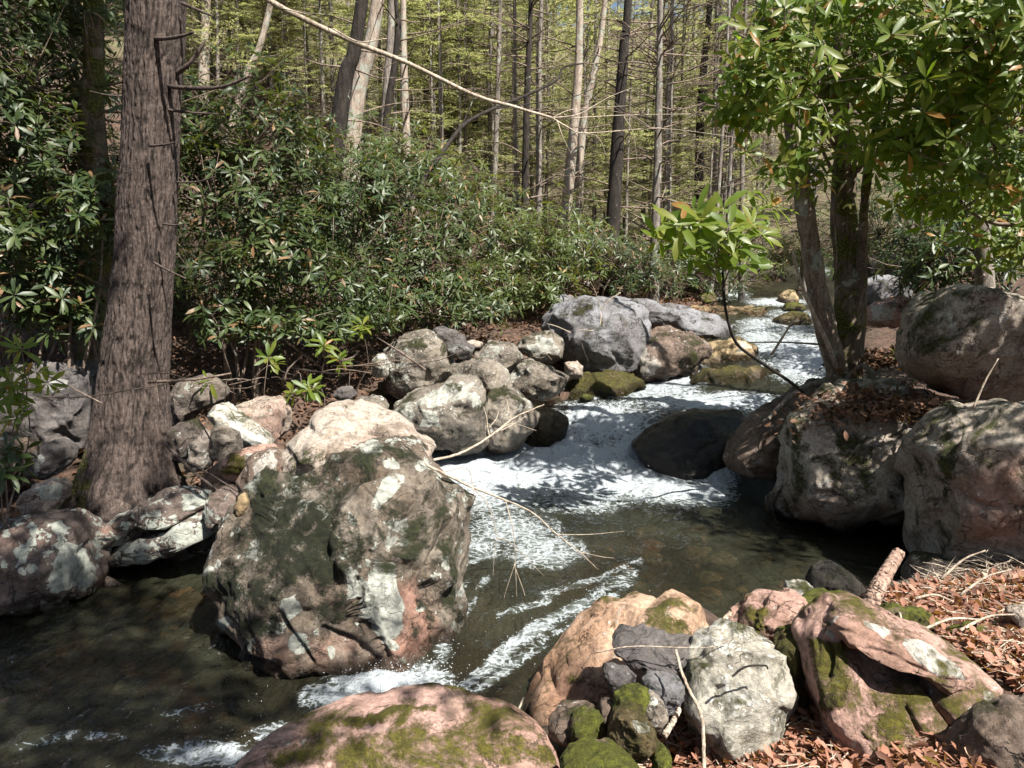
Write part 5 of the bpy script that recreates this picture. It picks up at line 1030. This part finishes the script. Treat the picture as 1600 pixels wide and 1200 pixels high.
limb('log_stub', 'broken log stub striped with shadow poking up beyond the fractured boulder', [(1358,950,3.95),(1368,925,4.0),(1385,895,4.1),(1402,868,4.2)], .048, .034, 'wood', sides=40, n=90)
limb('wood_stub', 'short bleached stub of wood behind the orange boulder tip', [(1118,985,3.75),(1130,972,3.8),(1141,957,3.85)], .020, .012, 'twigpale')
limb('twig', 'long curved bare twig standing against the white block', [(1056,1015,3.0),(1065,1050,2.92),(1078,1080,2.88),(1095,1115,2.82),(1099,1160,2.75),(1100,1210,2.7)], .006, .008, 'twigpale', sides=7)
limb('twig', 'thin horizontal stick caught over the slate and white block', [(932,1020,3.15),(990,1010,3.1),(1100,1012,3.05),(1140,1000,3.05)], .003, .002, 'twigpale')
limb('stick', 'pinkish broken stick in litter beside the egg shaped stone', [(1038,1150,2.85),(1050,1130,2.9),(1062,1108,2.95)], .013, .010, 'twigpale')
limb('twig', 'short dark twig lying on the white block face', [(1144,1057,2.86),(1165,1042,2.87),(1195,1040,2.87),(1200,1045,2.87)], .005, .003, 'barkdark')
limb('stick', 'white stick poking from between pink dome and orange boulder', [(804,1122,3.1),(812,1105,3.15),(818,1090,3.2)], .006, .004, 'twigpale')
for k, (a, b, lb) in enumerate([((1430,935),(1490,940),'grey stick at the foot of the rough pinkish boulder'), ((1440,985),(1530,968),'pale thin stick across red litter behind the fractured boulder'), ((1500,985),(1590,960),'long pale stick near the right edge in litter'), ((1560,1055),(1599,1075),'brown stick beside the grey flat stone'), ((1400,960),(1410,975),'tiny stick standing in litter by moss stones'), ((1470,905),(1540,860),'dead twig lying against the rough pinkish boulder'), ((1500,930),(1580,890),'thicker dead twig under the rough pinkish boulder'), ((1520,640),(1560,560),'pale hooked twig hanging below the overhanging block')]):
    y = 3.6 if b[1] > 940 else (3.9 if b[1] > 840 else 4.9)
    A = atz(a[0], a[1], .50) if b[1] > 940 else aty(a[0], a[1], y); B = atz(b[0], b[1], .53) if b[1] > 940 else aty(b[0], b[1], y)
    m = MB(); mid = (A+B)/2+np.array([.01,.02,.02]); V, F = tube_geo(smooth_path([A, mid, B], 12), np.linspace(.008, .004, 12), 6); m.add(V, F)
    tag(link('stick', m.mesh('stick', M['twigpale'], A), None, A), lb, 'stick')

# ------------------------------------------------------------------ rhododendrons
def W3(px, py, y): return aty(px, py, y)
def lob(px, py, y, rx, ry, rz): return (W3(px, py, y), (rx, ry, rz))
def gbase(px, y):
    w = aty(px, 500, y); return (w[0], y, float(land_z([w[0]], [y])[0]))
LBG = 'rhododendrons on the left bank'
shrub('tall rhododendron filling the picture corner at upper left', gbase(20,7.6), [lob(20,60,7.6,.9,.8,.8), lob(60,250,7.4,.75,.7,.7), lob(-20,180,7.0,.6,.6,.8), lob(90,380,7.8,.6,.6,.45), lob(90,-40,8,.9,.8,.6)], 900, 201, L=.14, nparts=120, group=LBG, nstem=9, sunny=1)
shrub('low rhododendron in dappled light between corner bush and big trunk', gbase(110,6.9), [lob(60,440,6.9,.5,.5,.35), lob(140,330,6.9,.32,.4,.35), lob(20,370,6.6,.45,.4,.3), lob(110,490,7.1,.4,.4,.2)], 300, 202, L=.14, nparts=150, group=LBG)
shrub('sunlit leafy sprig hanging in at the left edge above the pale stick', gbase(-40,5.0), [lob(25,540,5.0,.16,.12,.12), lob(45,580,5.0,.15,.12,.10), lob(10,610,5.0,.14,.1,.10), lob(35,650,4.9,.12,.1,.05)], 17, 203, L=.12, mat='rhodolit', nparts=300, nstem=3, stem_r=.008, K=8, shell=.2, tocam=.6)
shrub('dark green leaf tuft low at the left edge by the white topped stone', gbase(-50,4.7), [lob(15,700,4.7,.15,.12,.07), lob(5,740,4.7,.14,.1,.06)], 9, 204, L=.13, nparts=200, nstem=2, stem_r=.008, shell=.2)
shrub('dark rhododendron right of the big trunk under the stub branches', gbase(370,8.2), [lob(350,280,8.2,.75,.7,.75), lob(420,220,8.6,.7,.7,.7), lob(340,430,7.9,.5,.5,.4), lob(440,380,8.2,.6,.5,.55), lob(300,200,8.6,.4,.6,.6), lob(345,505,7.7,.35,.35,.16), lob(430,500,7.9,.35,.35,.16)], 800, 205, L=.13, nparts=100, group=LBG, nstem=8)
shrub('dense shaded rhododendron below the dark leaning trunk', gbase(520,9.3), [lob(500,330,9.3,.9,.8,.8), lob(590,280,9.8,.7,.7,.6), lob(520,450,8.8,.75,.6,.42), lob(430,480,8.4,.45,.5,.3), lob(530,510,8.5,.45,.4,.16), lob(590,500,8.9,.4,.4,.16)], 850, 206, L=.13, nparts=60, group=LBG, nstem=8)
shrub('wide rhododendron with grey green drooping leaves left of centre', gbase(660,10.3), [lob(640,400,10.1,.85,.7,.6), lob(700,340,10.8,.8,.7,.6), lob(620,470,9.6,.6,.6,.3), lob(700,450,10.2,.6,.6,.4), lob(680,490,9.8,.5,.4,.16), lob(760,480,10.6,.5,.4,.16)], 750, 207, L=.13, nparts=40, group=LBG, nstem=8)
shrub('yellow green rhododendron thicket at picture centre above the leaf litter', gbase(800,12.4), [lob(790,380,12.2,1.0,.8,.6), lob(870,380,12.6,.9,.8,.6), lob(760,440,11.6,.6,.6,.35), lob(840,435,12.2,.8,.6,.35), lob(830,465,12,.6,.5,.15)], 750, 208, L=.13, mat='rhodomid', group=LBG, nstem=10)
shrub('sunlit rhododendron beyond the huge blue grey boulder', gbase(940,14.2), [lob(930,390,14.2,.9,.8,.5), lob(1000,420,14.4,.9,.8,.45), lob(890,425,14,.8,.6,.3)], 450, 209, L=.13, group=LBG, nstem=6)
shrub('dark rhododendron hump at the bend above the long slab boulder', gbase(1010,16), [lob(1010,405,16,1.0,.8,.6), lob(1080,420,16.4,.9,.8,.5), lob(1130,430,17,.9,.8,.4)], 500, 210, L=.13, group=LBG, nstem=6)
shrub('rhododendron with bright top leaves in the gap below the slim brown trunk', gbase(620,12.4), [lob(610,240,12.6,.8,.7,.5), lob(680,270,13,.8,.7,.5), lob(740,300,13.4,.8,.7,.4)], 380, 211, L=.13, mat='rhodomid', group=LBG)
shrub('rhododendron high on the slope behind the mossy draped trunk', gbase(120,10), [lob(110,120,10,.9,.7,.9), lob(180,280,9.6,.7,.7,.9), lob(230,420,9.4,.8,.6,.8), lob(120,10,10.4,1,.8,.8)], 650, 212, L=.13, group=LBG)
shrub('dark rhododendron mass back of the shaded thicket', gbase(430,11.2), [lob(400,330,11.4,1.1,.8,.9), lob(480,230,11.8,.7,.7,.6), lob(560,400,11.6,1.0,.8,.8), lob(330,420,10.4,.9,.8,.7)], 700, 213, L=.13, group=LBG)
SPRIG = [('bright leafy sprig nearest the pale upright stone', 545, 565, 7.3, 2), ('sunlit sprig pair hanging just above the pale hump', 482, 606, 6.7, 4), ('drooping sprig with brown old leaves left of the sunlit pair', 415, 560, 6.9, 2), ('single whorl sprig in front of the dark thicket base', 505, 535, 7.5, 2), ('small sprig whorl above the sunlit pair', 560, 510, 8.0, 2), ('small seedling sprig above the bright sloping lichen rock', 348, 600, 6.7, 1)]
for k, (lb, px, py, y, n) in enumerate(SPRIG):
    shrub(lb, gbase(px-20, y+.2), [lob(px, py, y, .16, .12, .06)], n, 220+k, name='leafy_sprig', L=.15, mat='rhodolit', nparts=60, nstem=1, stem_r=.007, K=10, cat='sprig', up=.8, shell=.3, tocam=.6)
# the sapling over the rapids
def sapling():
    base = aty(1255, 612, 6.9); rs = np.random.RandomState(5)
    root = empty('rhododendron_sapling', base, 'bright leafed rhododendron sapling arching over the rapids', 'sapling')
    m = MB(); pth = smooth_path([aty(*q) for q in [(1255,612,6.9),(1225,590,6.6),(1180,560,6.3),(1150,535,6.1),(1135,490,6.0),(1130,440,6.0),(1128,400,6.0),(1122,360,6.0)]], 50)
    V, F = tube_geo(pth, np.linspace(.016, .007, 50), 8); m.add(V, F); link('stem', m.mesh('stem', M['barkdark'], base), root)
    tips = [(1130,325,5.9),(1085,330,5.8),(1040,345,5.8),(1060,375,5.9),(1100,360,5.8),(1160,345,5.9),(1190,365,6.0),(1150,380,5.8),(1115,395,5.8),(1180,330,6.1),(1205,320,6.2),(1080,400,5.9),(1165,410,6.0),(1120,420,5.9),(1030,372,5.9),(1095,345,5.6),(1140,355,5.6),(1065,350,5.6),(1175,350,5.7),(1120,375,5.6)]
    tb = MB()
    T = np.array([aty(*q) for q in tips])
    for q in T:
        j = rs.randint(34, 49); V, F = tube_geo(smooth_path([pth[j], (pth[j]+q)/2+np.array([0,0,-.04]), q], 8), np.linspace(.006,.004,8), 5); tb.add(V, F)
    link('twig', tb.mesh('twig', M['twig'], base), root)
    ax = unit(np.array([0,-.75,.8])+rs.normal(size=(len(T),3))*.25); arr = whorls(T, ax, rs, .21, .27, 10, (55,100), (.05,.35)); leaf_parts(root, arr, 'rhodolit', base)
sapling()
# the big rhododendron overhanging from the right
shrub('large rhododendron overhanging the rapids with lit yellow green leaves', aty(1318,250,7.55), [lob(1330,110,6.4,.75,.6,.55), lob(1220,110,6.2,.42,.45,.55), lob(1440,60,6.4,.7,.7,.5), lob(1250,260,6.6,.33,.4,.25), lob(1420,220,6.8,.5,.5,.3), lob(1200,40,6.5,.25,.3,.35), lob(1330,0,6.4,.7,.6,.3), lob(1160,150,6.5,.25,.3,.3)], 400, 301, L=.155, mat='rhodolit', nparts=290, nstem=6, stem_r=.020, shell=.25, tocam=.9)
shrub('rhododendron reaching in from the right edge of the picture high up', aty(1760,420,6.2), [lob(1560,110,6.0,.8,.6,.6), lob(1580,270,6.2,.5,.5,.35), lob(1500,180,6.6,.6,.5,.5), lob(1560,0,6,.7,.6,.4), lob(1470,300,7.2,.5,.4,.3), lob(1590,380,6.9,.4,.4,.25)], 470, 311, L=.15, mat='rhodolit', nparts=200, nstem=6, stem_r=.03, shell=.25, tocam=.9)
shrub('unseen rhododendron added off the right edge to dapple the bank boulders', (5.6,4.6,1.2), [((3.9,4.5,3.9),(.6,.7,.35)), ((4.3,4.7,4.0),(.8,.9,.4)), ((5.3,5.0,4.2),(.9,.9,.4)), ((4.7,3.5,4.0),(.8,.8,.35)), ((5.7,4.1,4.2),(.9,.9,.4))], 280, 312, L=.19, mat='rhodolit', nstem=8, stem_r=.03, shell=.1)  # out of view, added so its leaf shadows fleck the right bank
shrub('dark rhododendron behind the overhanging one above the brown block', gbase(1540,8.6), [lob(1500,400,8.4,.8,.7,.42), lob(1570,330,8.6,.8,.7,.6), lob(1440,420,9,.4,.5,.3), lob(1560,180,9,.9,.7,.8)], 620, 302, L=.14, nparts=60, nstem=8)
shrub('further rhododendron right of the rapids glimpsed below the canopy', gbase(1480,11.5), [lob(1450,300,11.5,1.0,.8,.7), lob(1560,300,11.5,1.1,.8,.9), lob(1400,380,12,.7,.7,.3)], 420, 303, L=.14)
shrub('rhododendron thicket beyond the far fall left of the mossy stems', gbase(1190,20), [lob(1170,400,20,1.3,.9,.7), lob(1240,385,21,1.2,.9,.8), lob(1120,390,19.5,1.0,.8,.7)], 420, 321, L=.14, mat='rhodomid')
shrub('shaded rhododendron thicket in the gap right of the mossy stems', gbase(1390,17), [lob(1370,350,17,1.2,.9,.8), lob(1450,370,16,1.1,.9,.7), lob(1320,370,19,1.2,.9,.7)], 420, 322, L=.14)
shrub('small rhododendron seedling in litter on top of the tall boulder', aty(1410,570,7.2), [lob(1410,545,7.1,.14,.12,.08), lob(1435,590,6.9,.12,.1,.05)], 9, 304, L=.09, nparts=90, nstem=2, stem_r=.006, mat='rhodo', name='seedling', cat='seedling', up=.8, shell=.2)
shrub('leafy low branch dangling in front of the mossy twin trunks', aty(1290,420,7.0), [lob(1285,300,6.6,.1,.1,.05)], 2, 305, L=.15, nparts=40, nstem=1, stem_r=.008, mat='rhodolit', name='leafy_sprig', cat='sprig', shell=.2)

# ------------------------------------------------------------------ the wood behind
random.seed(11)
where = ['on the left slope', 'behind the leaning trunk', 'behind the centre thicket', 'beyond the bare poles', 'beyond the rapids', 'on the right slope']
def place(key, px, y, s=1., lab='', grp='background forest trees'):
    w = aty(px, 400, y); tree(key, w[0], y, lab, grp, s)
KN = {'h1': 'tall hemlock', 'h2': 'slender hemlock', 'h3': 'low feathery hemlock', 'hd': 'dark full hemlock', 'b1': 'pale stemmed broadleaf tree', 'b2': 'young broadleaf tree', 'bare': 'high crowned grey tree', 'bare2': 'black barked tree', 'snagthin': 'thin twiggy pole tree'}
ZN = [(180, 'beyond the upper left bushes'), (300, 'beside the big hemlock'), (400, 'above the stub branches'), (500, 'left of the dark leaning trunk'), (600, 'around the bright thick trunk'), (700, 'past the slim trunk'), (790, 'above the arched limb'), (870, 'around the dark pole trunk'), (940, 'around the pale twin trunks'), (1010, 'by the crooked black trunk'), (1090, 'by the grey poles'), (1180, 'above the rapids sapling'), (1300, 'behind the mossy stemmed tree'), (1450, 'beyond the gap right of the mossy stems'), (9999, 'behind the right edge leaves')]
LN = ['taller', 'denser', 'sparser', 'leafier', 'lighter', 'darker', 'fuller', 'thinner', 'broader']
BG = []
def bgt(n, keys, x0, x1, y0, y1, s0, s1, dep, grp):
    for k in range(n):
        key = random.choice(keys); px = random.uniform(x0, x1); y = random.uniform(y0, y1); zn = next(z for m_, z in ZN if px < m_)
        BG.append((key, px, y, random.uniform(s0, s1), '%s %s %s' % (KN[key], dep(y), zn), grp))
bgt(95, ['h3','h3','h3','h2','b2'], 280, 1150, 16.5, 23, .7, 1.0, lambda y: 'close behind the bushes' if y < 19.5 else 'just up the slope', 'understory saplings')
bgt(50, ['h1','h2','b1','b2','h2','bare'], -50, 1250, 23, 36, .8, 1.15, lambda y: 'part way up the slope' if y < 29 else 'halfway up the slope', 'mid distance forest trees')
bgt(46, ['h1','h1','b1','hd','bare','b1'], -150, 1500, 36, 60, 1.0, 1.5, lambda y: 'high on the slope' if y < 47 else 'near the ridge', 'far forest trees')
bgt(26, ['snagthin','bare','snagthin','snagthin'], 600, 1280, 16, 26, .9, 1.1, lambda y: 'among the poles' if y < 21 else 'deeper among the poles', 'bare thin trees')
bgt(10, ['h1','hd','b1'], 1250, 1800, 16, 34, .8, 1.1, lambda y: 'close by' if y < 24 else 'farther off', 'trees behind the right bank')
for b in BG: place(b[0], b[1], b[2], b[3], b[4], b[5])
# far wood reading as one mass over the ridge
rs = np.random.RandomState(77); mb = MB()
for k in range(150):
    x = rs.uniform(-70, 70); y = rs.uniform(62, 112); z = float(land_z([x], [y])[0]); n = 260; h = rs.uniform(8, 15)
    if 8 < x < 22 and rs.rand() < .6: continue
    q = rs.normal(size=(n,3)); q = unit(q)*rs.uniform(.4,1,(n,1))*np.array([2.6,2.6,h*.42]); P = q+np.array([x,y,z+h*.6])
    V, F = rhomb(P, rs.normal(size=(n,3)), rs.normal(size=(n,3))+np.array([0,-1,1]), rs.uniform(.4,.9,n), rs.uniform(.2,.45,n)); mb.add(V, F, np.repeat(rs.rand(n)*.5+rs.rand()*.5, 4))
    V, F = tube_geo(np.array([[x,y,z-.5],[x+.2,y,z+h*.5],[x,y,z+h]]), np.array([.2,.15,.05]), 5); mb.add(V, F, .2)
o = link('distant_forest', mb.mesh('distant_forest', M['smallleaf'], (0,80,20)), None, (0,80,20)); tag(o, 'hazy green wood covering the far ridge', 'forest', kind='stuff')
# unseen trees added to throw shade on the near left water and trunk
TREES['shade'] = None
def shade_tree(x, y, H, h0, Lmax, nb, seed, label):
    tr_, b_, c_ = conifer(seed, H=H, r0=.22, h0=h0, Lmax=Lmax, nb=nb, dead=0, dens=1.0, leafL=.18, leafW=.06, twn=10)
    TREES['shade'] = [('trunk', tr_.mesh('trunk', M['bark2'])), ('branches', b_.mesh('branches', M['twig'])), ('crown', c_.mesh('crown', M['needle']))]
    tree('shade', x, y, label, 'unseen hemlocks added to shade the near left side', 1.0, 0.3, 'hemlock')
shade_tree(-1.1, -.8, 13, 6.3, 3.8, 150, 881, 'unseen tall hemlock added behind the viewpoint to shade the dark left pool')
shade_tree(-.9, -3.1, 13, 6.6, 2.6, 90, 882, 'second unseen hemlock added farther behind the viewpoint to shade the bottom left water')

# ------------------------------------------------------------------ fallen leaves
def litter(name, label, polys, zg, n, L, mat, seed, lift=.02):
    rs = np.random.RandomState(seed); pts = []
    for poly, frac in polys:
        P = np.array(poly, float); lo, hi = P.min(0), P.max(0); q = rs.uniform(lo, hi, (int(n*frac*2.2), 2)); q = q[in_poly(q, poly)]
        for (a, b) in q[:int(n*frac)]:
            w = atz(a, b, zg); pts.append(w)
    pts = np.array(pts)
    for _ in range(4):
        z = land_z(pts[:,0], pts[:,1]); d = pts-np.array([0,0,CAMH]); s = (z-CAMH)/np.where(abs(d[:,2]) < .01, -.01, d[:,2]); s = np.clip(s, .5, 1.6); pts = np.array([0,0,CAMH])+d*s[:, None]
    pts[:,2] = land_z(pts[:,0], pts[:,1])+rs.uniform(.0, lift, len(pts)); m = len(pts)
    D = rs.normal(size=(m,3))*np.array([1,1,.35]); N = np.array([0,0,1.])+rs.normal(size=(m,3))*.45; Ls = L*rs.uniform(.25,1.55,m)
    V, F = leaf_geo(pts, D, N, Ls, Ls*rs.uniform(.25,.6,m), rs.uniform(-.5,.6,m), .3); mb = MB(); mb.add(V, F, np.repeat(rs.rand(m), 8))
    base = pts.mean(0); o = link(name, mb.mesh(name, M[mat], base), None, base); return tag(o, label, 'leaf litter', kind='stuff')
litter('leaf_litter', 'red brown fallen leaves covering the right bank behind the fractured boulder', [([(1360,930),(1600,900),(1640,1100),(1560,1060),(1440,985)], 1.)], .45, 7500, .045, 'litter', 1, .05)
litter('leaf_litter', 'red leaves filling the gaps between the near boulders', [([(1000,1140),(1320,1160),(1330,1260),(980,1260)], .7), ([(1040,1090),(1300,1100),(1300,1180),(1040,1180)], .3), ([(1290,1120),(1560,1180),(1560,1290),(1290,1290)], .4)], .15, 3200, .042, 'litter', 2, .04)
rs = np.random.RandomState(3); q = rs.uniform([-8,4.5],[6,18],(60000,2)); sd_ = poly_sd(q[:,0], q[:,1]); q = q[(sd_ > .05) & (sd_ < 3.2) & (q[:,0] < centre_x(q[:,1]))][:12500]; m = len(q)
P = np.column_stack([q, land_z(q[:,0], q[:,1])+rs.uniform(0,.05,m)]); Ls = .10*rs.uniform(.5,1.2,m)
V, F = leaf_lite(P, rs.normal(size=(m,3))*np.array([1,1,.35]), np.array([0,0,1.])+rs.normal(size=(m,3))*.45, Ls, Ls*rs.uniform(.3,.6,m), rs.uniform(-.5,.6,m)); mb = MB(); mb.add(V, F, np.repeat(rs.rand(m), 5))
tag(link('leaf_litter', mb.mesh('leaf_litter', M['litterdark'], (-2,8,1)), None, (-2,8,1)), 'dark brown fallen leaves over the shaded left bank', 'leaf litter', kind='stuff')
def litter_pile(label, px, py, y, rx, ry, rz, n, L, mat, seed):
    rs = np.random.RandomState(seed); c = aty(px, py, y); q = rs.normal(size=(n,3))*np.array([rx,ry,rz])*.5; P = c+q; P[:,2] = c[2]-np.abs(q[:,0]/rx)**2*rz*.6+q[:,2]*.5
    D = rs.normal(size=(n,3))*np.array([1,1,.5]); N = np.array([0,-.3,1.])+rs.normal(size=(n,3))*.5; Ls = L*rs.uniform(.5,1.2,n)
    V, F = leaf_geo(P, D, N, Ls, Ls*rs.uniform(.25,.6,n), rs.uniform(-.5,.6,n), .3); mb = MB(); mb.add(V, F, np.repeat(rs.rand(n), 8))
    tag(link('leaf_litter', mb.mesh('leaf_litter', M[mat], c), None, c), label, 'leaf litter', kind='stuff')
litter_pile('leaf pocket lying in the hollow of the pale hump', 582, 708, 4.95, .16, .12, .04, 260, .06, 'litter', 4)
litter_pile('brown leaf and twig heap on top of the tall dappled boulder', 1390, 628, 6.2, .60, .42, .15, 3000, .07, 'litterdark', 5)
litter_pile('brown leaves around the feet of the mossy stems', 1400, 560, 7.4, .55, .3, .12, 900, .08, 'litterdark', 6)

def debris(label, poly, zg, n, L, seed, mat='twig'):
    rs = np.random.RandomState(seed); P = np.array(poly, float); q = rs.uniform(P.min(0), P.max(0), (n*3, 2)); q = q[in_poly(q, poly)][:n]; mb = MB()
    for a, b in q:
        w = atz(a, b, zg)
        for _ in range(3): w = atz(a, b, float(land_z([w[0]], [w[1]])[0]))
        if not (1.5 < w[1] < 11): continue
        an = rs.uniform(0, 6.28); l = L*rs.uniform(.3, 1.3); d = np.array([math.cos(an), math.sin(an), rs.uniform(-.15,.35)])*l; w = w+np.array([0,0,.02+rs.uniform(0,.03)])
        V, F = tube_geo(smooth_path([w-d/2, w+rs.uniform(-.1,.1,3)*l, w+d/2], 5), rs.uniform(.0015,.004)*np.array([1.2,1,1,.8,.5]), 4); mb.add(V, F)
    tag(link('twig_debris', mb.mesh('twig_debris', M[mat], w), None, w), label, 'twigs', kind='stuff')
debris('fine dead twigs scattered through red leaves of the right bank', [(1360,930),(1600,900),(1640,1100),(1440,985)], .45, 260, .22, 1, 'twigpale')
debris('dead twigs tangled over the dark left bank litter', [(20,640),(300,600),(600,560),(900,480),(860,560),(560,680),(300,700),(200,700)], .8, 420, .38, 2)
debris('tangle of dead twigs against the rough pinkish boulder', [(1440,860),(1600,820),(1600,940),(1440,940)], .6, 160, .3, 3, 'twigpale')
debris('dead twigs sticking from leaves between near boulders', [(1000,1120),(1300,1140),(1320,1230),(980,1230)], .15, 110, .12, 4, 'twigpale')
